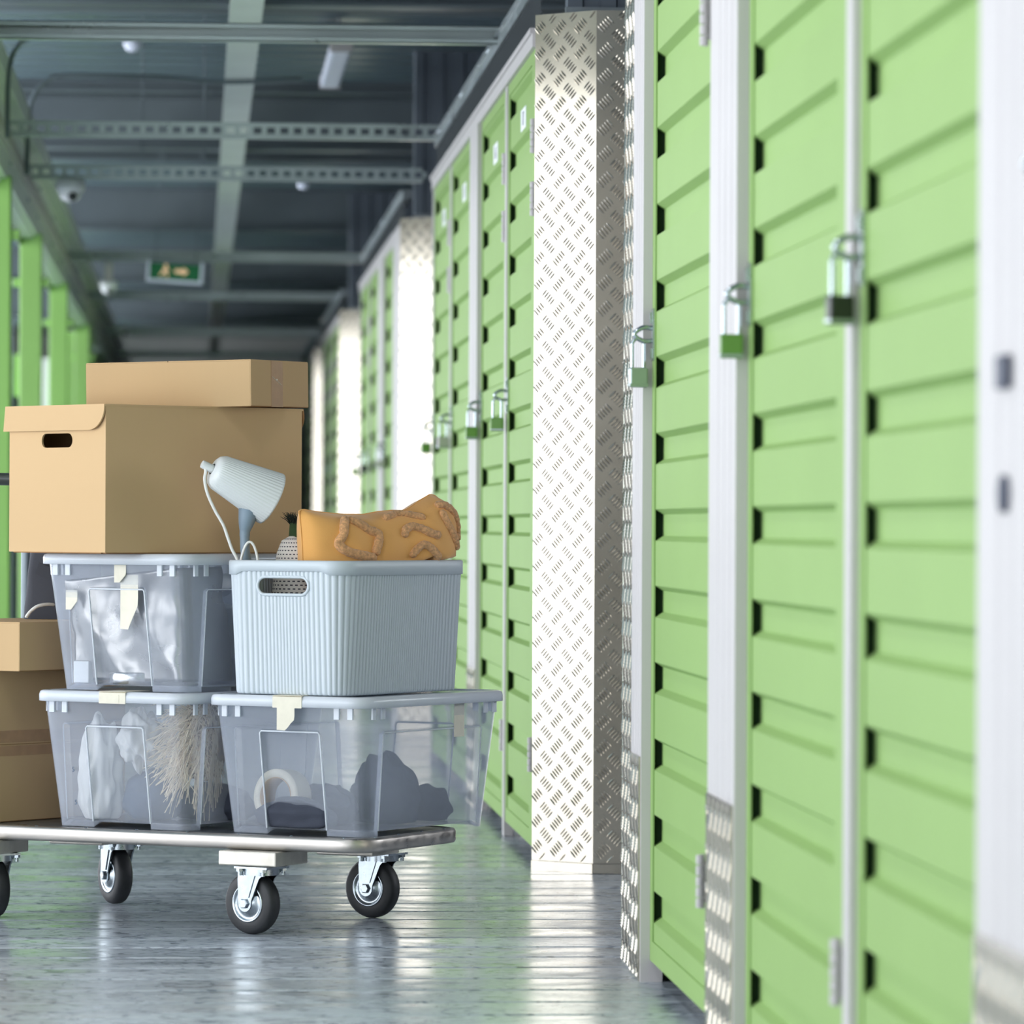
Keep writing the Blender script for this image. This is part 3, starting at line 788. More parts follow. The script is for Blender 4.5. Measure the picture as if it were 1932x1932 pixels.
def clear_bin(loc, rz, label, tapes=()):
    t = thing('storage_bin', label, 'bin', loc, rz, 'clear bins with milky lids')
    rs = [bin_ring(z, i) for z, i in ((0, 1), (.012, 1), (.10, 1), (.205, 1), (.2125, 0), (.24, 0), (.262, 0))]
    r0 = [(x * .93, y * .93, .011) for x, y, z in rs[0]]
    mb = MB().loft([r0] + rs, True, False, False)
    n = len(r0); mb.add(r0, [tuple(range(n))[::-1]])
    for i, f in enumerate(mb.f): pass
    mb.build('tub', 'bin', t, solid=.0016)
    L = []
    for ins, z in ((.0035, .2585), (0, .259), (0, .272), (.0025, .2785), (.008, .281), (.022, .281), (.027, .2785)):
        L.append([(a, b, z) for a, b in rrect(.57 - 2 * ins, .39 - 2 * ins, max(.02, .048 - ins), 7)])
    lm = MB().loft(L, True, False, True); k = len(L[0]); lm.add(L[-1], [tuple(range(k))])
    lm.build('lid', 'binlid', t, solid=.0016)
    hx_ = lambda z: (.458 + z / .262 * .076) / 2
    hy_ = lambda z: (.332 + z / .262 * .032) / 2
    for sg in (-1, 1):
        b_ = .0715
        MB().tube([(sg * hx_(.012), -b_, .012), (sg * hx_(.2085), -b_, .2045), (sg * hx_(.2085), -b_ + .004, .2085), (sg * hx_(.2085), b_ - .004, .2085), (sg * hx_(.2045), b_, .2045), (sg * hx_(.012), b_, .012)], .0019, 6).build('recess_rib', 'binlid', t)
        a_ = .1905
        MB().tube([(-a_, sg * hy_(.012), .012), (-a_, sg * hy_(.2045), .2045), (-a_ + .004, sg * hy_(.2085), .2085), (a_ - .004, sg * hy_(.2085), .2085), (a_, sg * hy_(.2045), .2045), (a_, sg * hy_(.012), .012)], .0013, 6).build('recess_rib', 'binlid', t)
    tabs = MB().box(-.004, .0, -.006, .006, 0, .025).mesh('rim_tab', 'binlid')
    for yy in (-.150, -.118, .15, .118):
        link('rim_tab', tabs, t, (-.2665, yy, .236)); link('rim_tab', tabs, t, (.2705, yy, .236))
    for xx in (-.235, -.2, .235, .2):
        link('rim_tab', tabs, t, (xx, -.1815, .236), (0, 0, PI / 2)); link('rim_tab', tabs, t, (xx, .1855, .236), (0, 0, PI / 2))
    for tp in tapes: tape_strip(t, *tp)
    return t
def tape_strip(t, y, w, x, z0, z1, over=False, torn=True):
    """masking tape on a short side: hangs from z1 to z0, optionally folded over the lid edge"""
    mb = MB(); nseg = 7; P = []
    for i in range(nseg + 1):
        f = i / nseg; z = z1 + (z0 - z1) * f
        ww = w * (1 - (.55 * max(0, f - .55) / .45 if torn else 0))
        P.append([(x - .0006, y - w / 2 + (w - ww), z + random.uniform(-.002, .002) * (i > 0)), (x - .0006, y + w / 2, z), (x, y + w / 2, z), (x, y - w / 2 + (w - ww), z)])
    mb.loft(P, True, True, False)
    if over:
        mb.box(-.2862, -.2855, y - w * .9, y + w * .75, .257, .2792).box(-.2862, -.20, y - w * .9, y + w * .75, .2814, .2822)
        mb.add([(-.2862, y - w * .9, .279), (-.2862, y + w * .75, .279), (-.278, y + w * .75, .282), (-.278, y - w * .9, .282)], [(0, 1, 2, 3)])
    mb.build('tape_strip', 'masking', t)

PZ = zt
b1c = uv(-.071, .282)
B1 = clear_bin((b1c.x, b1c.y, PZ), BA, 'clear lidded bin under the ribbed basket, dark clothes and a tape roll inside', [(-.008, .042, -.2855, .213, .262, True, True)])
b2c = uv(.335, .25)
B2 = clear_bin((b2c.x, b2c.y, PZ), BA, 'clear lidded bin on the trolley deck with straw and a white bag inside', [(-.01, .04, -.2862, .259, .275, True, False)])
ZB = PZ + .2815
A3 = math.atan2(.7997, .6004)
B3 = clear_bin((-.008, 9.489, ZB), A3, 'clear lidded bin under the big carton, silver foil inside', [(-.033, .045, -.2585, .128, .238, False, True), (-.015, .03, -.266, .222, .258, False, True), (.118, .03, -.256, .165, .205, False, True)])
tx = text_mesh('5', .014, 'bluegrey', 'volume_mark')
for zz in (.05, .118):
    o = link('volume_mark', tx, B2); o.matrix_local = axes(-.2345 - zz * .143, .108, zz, (0, -1, 0), yd=(0, 0, 1))

# ---- things inside the bins
def blob(name, label, cat, p, size, mat, rz=0, amp=.25, freq=3., seed=0, n=28, group=None, flat=True, ridge=.22):
    t = MB(); rings = []
    for i in range(n // 2 + 1):
        th = PI * i / (n // 2); ring = []
        for j in range(n):
            ph = 2 * PI * j / n
            d = Vector((math.sin(th) * math.cos(ph), math.sin(th) * math.sin(ph), -math.cos(th)))
            e = 1 + amp * noise.noise(d * freq + Vector((seed, seed * 1.7, 3))) - ridge * abs(noise.noise(d * freq * 2.3 + Vector((seed, 1, seed)))) + ridge * .5 * noise.noise(d * freq * 5 + Vector((seed, 4, seed)))
            q = d * e
            z = q.z
            if flat and z < -.55: z = -.55
            ring.append((q.x * size[0] / 2, q.y * size[1] / 2, (z + .55) / 1.55 * size[2]))
        rings.append(ring)
    t.loft(rings, True, False, True)
    o = t.build(name, mat, sub=1)
    o.location = p; o.rotation_euler = (0, 0, rz)
    return tag(o, label, cat, group)
FZ = PZ + .0135
def inb(u, v, z=0): q = uv(u, v); return (q.x, q.y, FZ + z)
blob('dark_garment', 'dark crumpled garment behind the tape roll in the lower bin', 'clothing', inb(-.055, .19), (.16, .11, .085), 'darkfab', BA + 1.2, .35, 3.2, 2, group='dark clothes in the lower bins')
blob('dark_garment', 'tallest dark garment heap in the middle of the lower bin', 'clothing', inb(-.125, .30), (.14, .15, .135), 'darkfab', BA + .4, .4, 3.0, 5, group='dark clothes in the lower bins')
blob('dark_garment', 'dark shoe shaped bundle at the end of the dark garment heaps', 'clothing', inb(-.15, .425), (.115, .10, .075), 'darkfab', BA, .3, 3.0, 9, group='dark clothes in the lower bins')
blob('dark_garment', 'flat dark cloth spread on the floor of the lower bin', 'clothing', inb(.0, .36), (.13, .15, .05), 'bluegrey', BA, .3, 3.0, 11, group='dark clothes in the lower bins')
blob('dark_garment', 'dark cloth heaped in front of the tape roll, covering its lower half', 'clothing', inb(-.055, .072), (.055, .20, .064), 'darkfab', BA, .3, 2.6, 23, group='dark clothes in the lower bins')
rp = inb(.012, .125)
t = thing('tape_roll', 'roll of cream masking tape standing in the lower bin', 'tape', (rp[0], rp[1], FZ + .057), M4=None)
Xr = aim(Vector((0, 0, 0)), (-.62, -.78, .08))
MB().lathe([(.040, -.024), (.0555, -.024), (.056, -.02), (.056, .02), (.0555, .024), (.040, .024), (.040, -.024)], 40, Xr, cap=False).build('tape_winding', 'masking', t)
MB().lathe([(.0395, -.0242), (.0375, -.0242), (.0375, .0242), (.0395, .0242)], 32, Xr, cap=False).build('core', 'cardlid', t)
# straps of tape on the far side of the lower bin
tape2 = MB().box(-.0008, 0, -.02, .02, 0, .07).mesh('tape_strip', 'masking')
o = link('tape_strip', tape2, B1, (.10, -.1795, .19), (0, 0, PI / 2))
blob('white_bag', 'crumpled white film bag standing in the bin with the straw', 'bag', inb(.435, .085), (.105, .10, .215), 'whitebag', BA, .35, 2.2, 4, 44, ridge=.42)
blob('white_bag', 'small white cloth tucked under the lid beside the straw', 'bag', inb(.345, .10, .13), (.11, .09, .10), 'whitebag', BA, .45, 2.8, 8, 40, flat=False, ridge=.45)
blob('dark_shoe', 'dark blue shoe lying on the bottom of the bin with the straw', 'shoe', inb(.335, .13), (.14, .13, .105), 'bluegrey', BA + .3, .25, 2.2, 14, 24)
blob('dark_garment', 'dark folded garment beneath the straw bundle', 'clothing', inb(.228, .19), (.07, .22, .075), 'darkfab', BA + PI / 2 * 0, .25, 2.4, 17, group='dark clothes in the lower bins')
sp = inb(.235, .135, .10)
st = thing('straw_bundle', 'bundle of pale raffia straw with loose ends in a clear bin', 'straw', sp)
MB().lathe([(.01, -.02), (.034, -.012), (.044, .03), (.042, .09), (.036, .135), (.01, .14)], 20, Matrix.Translation((.02, .03, 0))).build('bundle_core', 'strawcore', st)
sw = MB()
rs_ = random.Random(3)
def clampb(q):
    vv = .565 * q.x + .825 * q.y; uu = -.825 * q.x + .565 * q.y
    vv = max(-.088 + .012 * math.sin(q.z * 90), vv); uu = max(-.04, min(.09, uu))
    return Vector((-.825 * uu + .565 * vv, .565 * uu + .825 * vv, min(.155, q.z)))
for i in range(520):
    h = rs_.uniform(.0, .14); a = rs_.uniform(PI * .95, PI * 1.75)
    r0 = .036; base = Vector((.02 + r0 * math.cos(a), .03 + r0 * math.sin(a), h))
    d = Vector((math.cos(a + rs_.gauss(0, .5)), math.sin(a + rs_.gauss(0, .5)) * .5, rs_.gauss(-.35, .55))).normalized()
    L = rs_.uniform(.035, .10); droop = rs_.uniform(.1, .5)
    P = [base + d * (L * k / 3) + Vector((0, 0, -droop * L * (k / 3) ** 2)) for k in range(4)]
    P = [clampb(q) for q in P]
    w = rs_.uniform(.0007, .0015)
    sw.tube(P, w, 4, cap=False)
for i in range(24):     # loose stalks hanging lower
    b = Vector((rs_.uniform(-.05, .02), -.05, rs_.uniform(-.01, .05)))
    e = b + Vector((rs_.gauss(0, .012), -.01, -rs_.uniform(.04, .075)))
    sw.tube([b, (b + e) / 2 + Vector((rs_.gauss(0, .004), 0, 0)), e], .0009, 4, cap=False)
sw.build('raffia_strands', 'straw', st, kind='stuff')

# upper clear bin: foil, tin, grey bowl, cloth
M3 = Matrix.Translation((-.008, 9.489, ZB)) @ Matrix.Rotation(A3, 4, 'Z')
def foil():
    mb = MB(); nu, nv = 44, 34; v = []
    for j in range(nv + 1):
        for i in range(nu + 1):
            u, w = i / nu, j / nv
            y = .15 - u * .300
            z = .02 + w * (.205 + .03 * u)
            x = -.208 - .036 * w * .8 + .016 * noise.noise(Vector((u * 4, w * 1.6, 1))) + .002 * noise.noise(Vector((u * 12, w * 8, 4))) + .016 * abs(math.sin(u * 7 + w * 3)) * (1 - w * .6)
            if u > .88: x += (u - .88) * 1.1
            v.append((max(x, -.225 - .036 * w), y + .006 * noise.noise(Vector((w * 6, u, 2))), z))
    f = [(j * (nu + 1) + i, j * (nu + 1) + i + 1, (j + 1) * (nu + 1) + i + 1, (j + 1) * (nu + 1) + i) for j in range(nv) for i in range(nu)]
    mb.add(v, f, True)
    return mb.build('foil_sheet', 'foil', solid=.0006)
o = foil(); o.matrix_world = M3
tag(o, 'crumpled silver foil sheet standing behind the front of the upper bin', 'foil')
p = M3 @ Vector((-.185, .06, .0135))
t = thing('tin_lid', 'shiny shallow metal tin on the floor of the upper bin', 'tin', p)
MB().lathe([(.02, .0), (.054, 0), (.056, .003), (.056, .021), (.054, .024), (.05, .0235), (.048, .021), (.01, .021)], 40).build('tin_body', 'tin', t)
t.location = M3 @ Vector((-.168, .02, .0135))
p = M3 @ Vector((-.20, .128, .0135))
o = MB().box(-.012, .012, -.02, .02, 0, .045).build('small_carton', 'paper', bevel=.002); o.location = p; o.rotation_euler = (0, 0, A3)
tag(o, 'small white carton in the near corner of the upper bin', 'carton')
t = thing('grey_bowl', 'large pale grey bowl standing on edge beside the foil in the upper bin', 'bowl', M3 @ Vector((-.02, -.055, .0135)), A3)
Xb = Matrix.Translation((0, 0, .088)) @ Matrix.Rotation(math.radians(118), 4, 'X') @ Matrix.Rotation(.0, 4, 'Y')
MB().lathe([(.03, -.05), (.058, -.046), (.078, -.028), (.086, .0), (.088, .02), (.0845, .02), (.082, .0), (.074, -.024), (.056, -.041), (.004, -.044)], 40, Xb).build('bowl_body', 'greybowl', t)
blob('blue_cloth', 'blue grey cloth bundled behind the bowl in the upper bin', 'cloth', tuple(M3 @ Vector((.15, -.02, .0135))), (.13, .22, .20), 'bluegrey', A3, .3, 2.6, 21, 24)

# ------------------------------------------------------------------ ribbed basket
BX, BY, BH = .478, .288, .270
def basket_path():
    """points (x, y, nx, ny, bump) round the wall at rim size"""
    r = .045; out = []
    def straight(ax, ay, bx, by, nx, ny):
        L = math.hypot(bx - ax, by - ay); s = 0; ed = [0]
        while s < L:
            w = .0078 + .0062 * abs(2 * (s / L) - 1) ** 1.3; s += w; ed.append(s)
        k = L / ed[-1]; ed = [e * k for e in ed]
        for i in range(len(ed) - 1):
            for j in range(7):
                f = (ed[i] + (ed[i + 1] - ed[i]) * j / 7) / L
                out.append((ax + (bx - ax) * f, ay + (by - ay) * f, nx, ny, math.sin(PI * j / 7) ** .6 * (ed[i + 1] - ed[i]) * .27))
    def corner(cx, cy, a0):
        for i in range(5):
            for j in range(7):
                a = a0 + PI / 2 * (i + j / 7) / 5
                out.append((cx + r * math.cos(a), cy + r * math.sin(a), math.cos(a), math.sin(a), math.sin(PI * j / 7) ** .6 * .0028))
    hx, hy = BX / 2, BY / 2
    corner(hx - r, hy - r, 0); straight(hx - r, hy, -hx + r, hy, 0, 1)
    corner(-hx + r, hy - r, PI / 2); straight(-hx, hy - r, -hx, -hy + r, -1, 0)
    corner(-hx + r, -hy + r, PI); straight(-hx + r, -hy, hx - r, -hy, 0, -1)
    corner(hx - r, -hy + r, 3 * PI / 2); straight(hx, -hy + r, hx, hy - r, 1, 0)
    return out
bp_ = basket_path()
bc = uv(-.065, .245)
Z1 = PZ + .2815
bk = thing('ribbed_basket', 'pale grey ribbed plastic basket holding the lamp and the cushion', 'basket', (bc.x, bc.y, Z1), BA)
mb = MB(); nb = len(bp_)
zs = [0, .003, .008, .05, .10, .15, .19] + [.195 + .0021 * i for i in range(25)] + [.25]
HC, HW, HH = .219, .122, .036
def inhole(y, z):
    dx = max(0, abs(y) - (HW / 2 - HH / 2)); return math.hypot(dx, z - HC) < HH / 2
rows = []
for zi, z in enumerate(zs):
    ins = .013 * (1 - z / .25) + (.004 if zi == 0 else .001 if zi == 1 else 0)
    rows.append([(x - nx * (ins - b), y - ny * (ins - b), z) for x, y, nx, ny, b in bp_])
v = [p for r in rows for p in r]; f = []
for i in range(len(rows) - 1):
    for j in range(nb):
        q = (i * nb + j, i * nb + (j + 1) % nb, (i + 1) * nb + (j + 1) % nb, (i + 1) * nb + j)
        if abs(bp_[j][2]) == 1:
            cy = sum(v[k][1] for k in q) / 4; cz = sum(v[k][2] for k in q) / 4
            if inhole(cy, cz): continue
        f.append(q)
mb.add(v, f, True)
mb.add(rows[0], [tuple(range(nb))[::-1]])
mb.build('basket_wall', 'basket', bk, solid=.0022)
for sgn in (-1, 1):
    ring = [(sgn * (BX / 2 - .0003), a, b) for a, b in stadium(0, HC, HW, HH, 12)]
    ring.append(ring[0])
    MB().tube(ring, .0034, 8, cap=False).build('handle_rim', 'basket', bk)
rim = [[], [], [], [], [], []]
def rimpath():
    o = []
    r = .05; hx, hy = BX / 2 + .003, BY / 2 + .003
    pts = rrect(2 * hx, 2 * hy, r, 10)
    seg = []
    for i in range(len(pts)):
        a, b = pts[i], pts[(i + 1) % len(pts)]
        L = math.hypot(b[0] - a[0], b[1] - a[1]); k = max(1, int(L / .012))
        for j in range(k): seg.append((a[0] + (b[0] - a[0]) * j / k, a[1] + (b[1] - a[1]) * j / k))
    return seg
rp_ = rimpath()
def nrm(i):
    a, b = rp_[i - 1], rp_[(i + 1) % len(rp_)]
    d = Vector((b[0] - a[0], b[1] - a[1])).normalized(); return Vector((d.y, -d.x))
for i, (x, y) in enumerate(rp_):
    n2 = nrm(i)
    onend = abs(x) > BX / 2 - .002
    drop = 0 if not onend else min(1, max(0, (.112 - abs(y)) / .02))
    drop = drop * drop * (3 - 2 * drop)
    zl = .2405 + .0075 * drop
    for k, (off, z) in enumerate(((.0, zl), (.004, zl + .0008), (.004, BH - .003), (.0015, BH), (-.004, BH), (-.0055, BH - .004))):
        rim[k].append((x + n2.x * off, y + n2.y * off, z))
MB().loft(rim + [[(x, y, .245) for x, y, z in rim[5]]], True, False, True).build('rim', 'basket', bk)

# cushion standing in the basket
Xp = axes(.368, 9.272, .0, (.80, .60, 0), zd=(0, 0, 1))
tops = [(555, 966), (562, 962), (585, 966), (605, 968), (640, 971), (680, 971), (705, 966), (735, 963), (762, 963), (778, 953), (796, 941), (812, 932), (822, 934), (840, 947), (853, 965), (862, 985)]
def s_of(x): return (x - 708.5) / 153.5
def z_of(y): return CAMH - (y - 991.5) / 922
def ztop(s):
    x = s * 153.5 + 708.5
    for (a, ya), (b, yb) in zip(tops, tops[1:]):
        if a <= x <= b: return z_of(ya + (yb - ya) * (x - a) / (b - a))
    return z_of(tops[0][1] if x < 600 else tops[-1][1])
def pil(s, t):
    """x, thickness, z of the cushion at s (-1..1 along) and t (-1..1 up)"""
    zt_ = ztop(s); zb_ = .60
    z = zb_ + (zt_ - zb_) * (t + 1) / 2
    th = .050 * max(0, (1 - s ** 4) * (1 - t ** 4)) ** .5 + .012 * max(0, (1 - abs(s) ** 8) * (1 - abs(t) ** 8)) ** .5
    th *= 1 + .12 * noise.noise(Vector((s * 3, t * 2, 7)))
    xw = .205 * s * (1 - .05 * (1 - t * t) * abs(s))
    e_ = min(1, max(0, (s + .1) / .6)); k = min(1, max(0, (z - .70 - .043 * e_) / (.03 - .015 * e_))); k = k * k * (3 - 2 * k)
    xw *= .74 + .26 * k; th *= .6 + .4 * k
    return xw, th, z
cu = thing('cushion', 'ochre velvet cushion with tufted squiggles standing in the ribbed basket', 'cushion', (.368, 9.272, .60), M4=axes(.368, 9.272, 0, (.80, .60, 0), zd=(0, 0, 1)))
mb = MB(); ns, nt = 56, 32
for sg in (-1, 1):
    v = []
    for j in range(nt + 1):
        for i in range(ns + 1):
            x, th, z = pil(-1 + 2 * i / ns, -1 + 2 * j / nt); v.append((x, sg * th, z))
    f = [(j * (ns + 1) + i, j * (ns + 1) + i + 1, (j + 1) * (ns + 1) + i + 1, (j + 1) * (ns + 1) + i) for j in range(nt) for i in range(ns)]
    mb.add(v, f if sg < 0 else [q[::-1] for q in f], True)
mb.build('cushion_cover', 'pillow', cu)
edge = [pil(-1 + 2 * i / 60, 1) for i in range(61)]
MB().tube([(x, 0, z) for x, th, z in edge], .0016, 6).build('seam', 'pillow', cu)
edge = [pil(-1, -1 + 2 * i / 20) for i in range(21)]
MB().tube([(x, -.001, z) for x, th, z in edge], .0016, 6).build('seam', 'pillow', cu)
def band(P, r=9.5):
    rr = r / 925; pts = []
    for x, y in [(q.x, q.y) for q in smoothpath([(a, b, 0) for a, b in P], 7)]:
        s = max(-.99, min(.985, s_of(x))); z = z_of(y); zt_ = ztop(s)
        t = max(-.6, min(.97, 2 * (z - .60) / (zt_ - .60) - 1))
        xx, th, zz = pil(s, t)
        pts.append(Vector((xx, -th - .0005, zz)))
    mb = MB(); n = len(pts); R = []
    for i in range(n):
        e = min(i, n - 1 - i); R.append(rr * min(1, .45 + .3 * e))
    mb.tube(pts, R, 12)
    out = MB()
    out.v = [tuple(Vector(p) + Vector((noise.noise(Vector(p) * 260), noise.noise(Vector(p) * 260 + Vector((9, 0, 0))), noise.noise(Vector(p) * 260 + Vector((0, 9, 0))))) * .0035) for p in mb.v]
    out.f, out.sm = mb.f, mb.sm
    out.build('tufted_band', 'tuft', cu, sub=1)
band([(622, 978), (612, 992), (606, 1010), (598, 1026), (612, 1040), (640, 1048), (665, 1052)])
band([(626, 980), (645, 990), (660, 1000), (676, 1008), (672, 1026), (664, 1046)])
band([(697, 978), (712, 974), (728, 969), (748, 971), (774, 976)], 7.5)
band([(727, 1013), (732, 1000), (745, 993), (762, 997), (780, 1006), (797, 1010)], 8)
band([(738, 1050), (752, 1034), (764, 1027), (778, 1034), (792, 1046), (803, 1056)], 8)
band([(800, 952), (818, 952), (838, 964), (852, 982), (857, 1004), (850, 1018)], 8)
band([(808, 962), (816, 982), (828, 1000), (842, 1020), (851, 1036)], 8)

# dashed cloth roll and green knit item beside the cushion
def roll(name, label, cat, p, r, h, mat, lean=(0, 0), sq=1.0, uvs=False, rot=0):
    mb = MB(); rings = []; n = 28
    pr = [(.3, 0), (.92, .01), (1, .06), (1, .4), (.88, .62), (.66, .85), (.42, .96), (.1, 1)]
    prs = []
    for a, b in zip(pr, pr[1:]):
        for k in range(3): prs.append((a[0] + (b[0] - a[0]) * k / 3, a[1] + (b[1] - a[1]) * k / 3))
    prs.append(pr[-1])
    for f, z in prs:
        rings.append([(r * f * math.cos(2 * PI * k / n) + lean[0] * z * z, sq * r * f * math.sin(2 * PI * k / n) + lean[1] * z, h * z) for k in range(n)])
    mb.loft(rings, True, False, True)
    if uvs: mb.uv = [(r * 2 * PI * (i % n) / n, p_[2]) for i, p_ in enumerate(mb.v)]
    o = mb.build(name, mat); o.location = p; o.rotation_euler = (0, 0, rot)
    return tag(o, label, cat)
q = uv(-.005, .15)
roll('dashed_cloth', 'cream cloth bundle with rows of dark dashes, seen through the basket handle', 'cloth', (q.x, q.y, Z1 + .09), .052, .228, 'weave', (-.012, 0), .62, True, -.2)
q = uv(.045, .23)
t = thing('green_knit', 'dark green ribbed knit roll with a frayed top behind the cushion', 'cloth', (q.x, q.y, Z1 + .01))
mb = MB(); rings = []; n = 60
for z in [i / 12 for i in range(13)]:
    rr = .024 * (1 - .25 * max(0, z - .75) / .25)
    rings.append([(rr * (1 + .03 * math.sin(30 * 2 * PI * k / n)) * math.cos(2 * PI * k / n), rr * (1 + .03 * math.sin(30 * 2 * PI * k / n)) * math.sin(2 * PI * k / n), .335 * z) for k in range(n)])
mb.loft(rings, True, True, True).build('knit_roll', 'greenfab', t)
fr = MB(); rq = random.Random(5)
for i in range(150):
    a = rq.uniform(0, 2 * PI); r = rq.uniform(.006, .018); b = Vector((r * math.cos(a), r * math.sin(a), .332))
    e = b + Vector((rq.gauss(0, .008) + .01 * math.cos(a), rq.gauss(0, .008), rq.uniform(.012, .026)))
    fr.tube([b, (b + e) / 2 + Vector((.001, 0, .002)), e], [.0011, .0009, .0004], 4)
fr.build('frayed_ends', 'fringe', t, kind='stuff')

# desk lamp
LY = 9.2
bcen, fcen = px(408.5, 889, LY - .02), px(512, 941, LY + .015)
ax = (fcen - bcen); AL = ax.length
dl = thing('desk_lamp', 'white ribbed desk lamp with a blue grey stem leaning in the basket', 'lamp', px(464, 1050, LY) - Vector((0, 0, .2)))
O = dl.location
Xl = aim(bcen - O, ax)
mb = MB(); n = 240; rings = []
def shring(r, z, amp): return [((r + amp * math.cos(48 * 2 * PI * k / n)) * math.cos(2 * PI * k / n), (r + amp * math.cos(48 * 2 * PI * k / n)) * math.sin(2 * PI * k / n), z) for k in range(n)]
rings = [shring(.012, -.010, 0), shring(.024, -.0085, 0), shring(.031, -.004, 0), shring(.0345, .002, .0002), shring(.036, .006, .0007), shring(.055, AL - .004, .0007), shring(.0556, AL, .0001), shring(.0535, AL, 0), shring(.034, .008, 0), shring(.010, .006, 0)]
mb.loft(rings, True, False, True, Xl).build('lamp_shade', 'shade', dl)
MB().lathe([(.0075, -.034), (.0085, -.032), (.009, -.008)], 16, Xl).build('cable_socket', 'shade', dl)
P = [px(470, 962, LY + .0), px(465, 985, LY), px(462, 1003, LY), px(462, 1022, LY), px(464, 1050, LY), px(477, 1110, LY + .01), px(511, 1200, LY + .03)]
MB().tube([q - O for q in smoothpath(P, 5)], [.0225 - .0012 * i for i in range(10)] + [.0105] * 3 + [.0098] * 40, 16).build('stem', 'stem', dl)
cq = px(515, 1215, LY + .03) - O
MB().lathe([(.012, .03), (.016, .01), (.028, .004), (.031, 0), (.03, -.004)], 32, Matrix.Translation(cq)).build('lamp_base', 'shade', dl)
cp = [bcen + (bcen - fcen).normalized() * .03] + [px(x, y, LY - .03) for x, y in ((388, 888), (386, 905), (391, 930), (405, 962), (421, 990), (430, 1015), (438, 1037), (446, 1052), (455, 1075))]
MB().tube([q - O for q in smoothpath(cp, 6)], .0031, 8).build('cord', 'cord', dl)
cp = [px(x, y, LY - .03) for x, y in ((450, 1075), (456, 1050), (462, 1032), (469, 1023), (476, 1025), (482, 1037), (486, 1055), (488, 1080))]
MB().tube([q - O for q in smoothpath(cp, 6)], .0027, 8).build('cord', 'cord', dl)

# ------------------------------------------------------------------ cartons
ZF = ZB + .2815
fb = thing('file_box', 'big brown lidded carton with a hand hole standing on the upper clear bin', 'carton', M4=axes(-.184, 9.15, ZF, (.79, .615, 0), zd=(0, 0, 1)))
LX_, LY_, LZ = .508, .33, .297
Xf = Matrix(((0, 0, 1, 0), (1, 0, 0, 0), (0, 1, 0, 0), (0, 0, 0, 1)))   # (y, z, x) -> local
MB().holed([(0, .002), (LY_, .002), (LY_, LZ), (0, LZ)], stadium(.165, .229, .106, .029), 0, .004, Xf).build('front_panel', 'cardlid', fb)
MB().box(0.004, LX_ - .004, 0, .004, .002, LZ).build('side_panel', 'card', fb)
MB().box(0.004, LX_ - .004, LY_ - .004, LY_, .002, LZ).build('side_panel', 'card', fb)
MB().box(LX_ - .004, LX_, 0, LY_, .002, LZ).build('back_panel', 'card', fb)
MB().box(.004, LX_ - .002, .002, LY_ - .01, 0, .0025).box(-.001, .004, .012, .30, -.0, .0018).build('bottom_panel', 'cardedge', fb)
MB().box(-.003, LX_ + .003, -.001, LY_ + .001, LZ, LZ + .004).build('lid', 'card', fb)
def flap(x, s):
    pts = [(-.001 + .045 * (1 - math.cos(a)), LZ - .048 + .04 * (1 - math.sin(a))) for a in [PI / 2 * i / 8 for i in range(9)]]
    pts = [(.0, LZ + .004)] + pts + [(LY_ + .008, LZ - .048), (LY_ + .010, LZ + .004)]
    m = MB(); 
    m.prism(pts[::-1], 0, .0035, Xf)
    m.v = [(x + s * ((LZ + .004 - z) * .12) + (px_ if s > 0 else px_ - .0035), y, z) for px_, y, z in m.v]
    return m
flap(-.0005, -1).build('lid_flap', 'cardlid', fb)
flap(LX_ + .001, 1).build('lid_flap', 'cardedge', fb)

def carton(label, m4, lx, ly, lz, tape=None, matx='card', maty='cardpale'):
    """plain carton: local x along its darker side, local y along its paler side"""
    t = thing('carton', label, 'carton', M4=m4, group='plain brown cartons on the trolley')
    e = .0035
    MB().box(0, lx, 0, e, .0015, lz - .0015).build('side_panel', matx, t)
    MB().box(0, lx, ly - e, ly, .0015, lz - .0015).build('side_panel', matx, t)
    MB().box(-.0005, e, e * .3, ly - e * .3, 0, lz - .001).build('end_panel', maty, t, bevel=.0012)
    MB().box(lx - e, lx + .0005, e * .3, ly - e * .3, 0, lz - .001).build('end_panel', maty, t, bevel=.0012)
    MB().box(.001, lx - .001, .0005, ly / 2 - .0008, lz - .0015, lz + .001).build('top_flap', matx, t)
    MB().box(.001, lx - .001, ly / 2 + .0008, ly - .0005, lz - .0015, lz + .001).build('top_flap', matx, t)
    MB().box(.001, lx - .001, .0005, ly - .0005, 0, .0015).build('bottom_flap', 'cardedge', t)
    return t
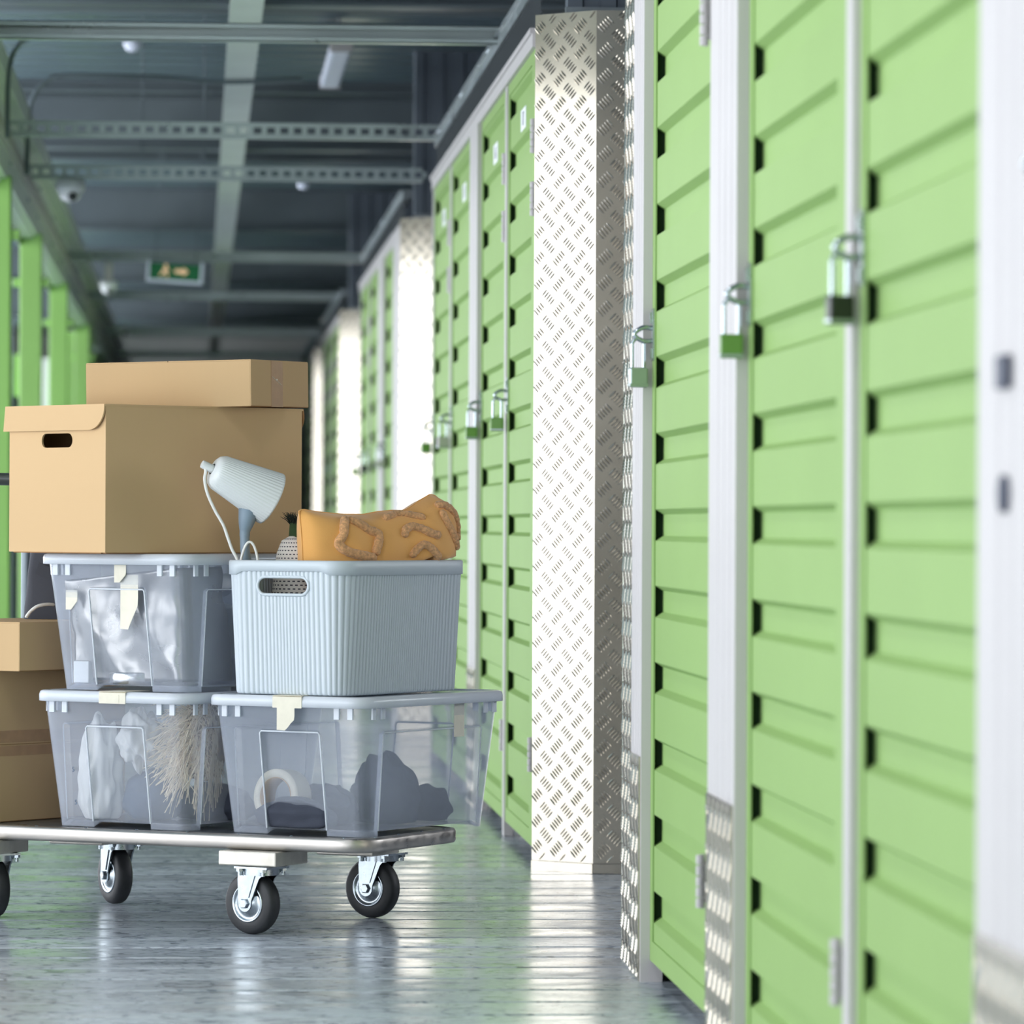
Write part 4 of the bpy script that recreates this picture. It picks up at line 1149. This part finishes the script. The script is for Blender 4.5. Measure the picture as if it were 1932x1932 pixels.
mm = axes(.1090, 9.285, ZF + LZ + .0045, (.47, .88, .012), zd=(-.012, .0, 1))
fc = carton('flat beige carton lying on top of the big lidded carton', mm, .26, .385, .095)
MB().box(.090, .142, -.0006, 0, .0, .0945).build('packing_tape', 'packtape', fc)
MB().box(.112, .118, -.0012, -.0006, .055, .058, Matrix.Rotation(.0, 4, 'Y')).tube([(.094, -.001, .062), (.135, -.001, .046)], .0006, 4).build('tape_crease', 'masking', fc)
ml = axes(-.43, 9.487, PZ, (.66, .75, 0), zd=(0, 0, 1))
lc = carton('tall brown carton at the handle end of the trolley deck', ml, .42, .3, .315, matx='card')
MB().box(.0, .42, -.0006, 0, .165, .190).build('packing_tape', 'packtape', lc)
MB().box(.0, .42, -.0006, 0, .137, .158).build('packing_tape', 'packtape', lc)
MB().box(.0, .42, -.0008, -.0004, .1605, .1618).build('seam', 'cardedge', lc)
mt_ = axes(-.366, 9.452, PZ + .3162, (.66, .75, 0), zd=(0, 0, 1))
tc = carton('flat brown carton lying on the tall carton beside the clear bins', mt_, .42, .3, .101)
bz = PZ + .3162 + .1025
bag = thing('fabric_bag', 'dark fabric bag slumped on the flat brown carton behind the bins', 'bag', (-.283, 9.80, bz), -.25)
rings = []
for z in [i / 8 for i in range(9)]:
    rings.append([(a * (1 - .10 * z) + .006 * noise.noise(Vector((a * 30, b * 30, z * 3))), b * (1 - .2 * z) + .006 * noise.noise(Vector((a * 30, b * 30, z * 3 + 5))), z * .20) for a, b in rrect(.15, .13, .02, 3)])
MB().loft(rings, True, True, True).build('bag_body', 'bagfab', bag)
MB().box(-.077, .077, -.0665, -.0635, .075, .10, Matrix.Rotation(.35, 4, 'Y')).build('strap', 'bagfab', bag)
q = px(62, 1172, 9.72)
o = MB().tube(smoothpath([(-.014, 0, .0035), (-.012, 0, .008), (-.004, 0, .018), (.01, 0, .028), (.03, .01, .032), (.05, .03, .03)], 6), .0035, 8).build('white_cable', 'cord')
o.location = (q.x, q.y, bz); tag(o, 'short loop of white cable beside the dark fabric bag', 'cable')
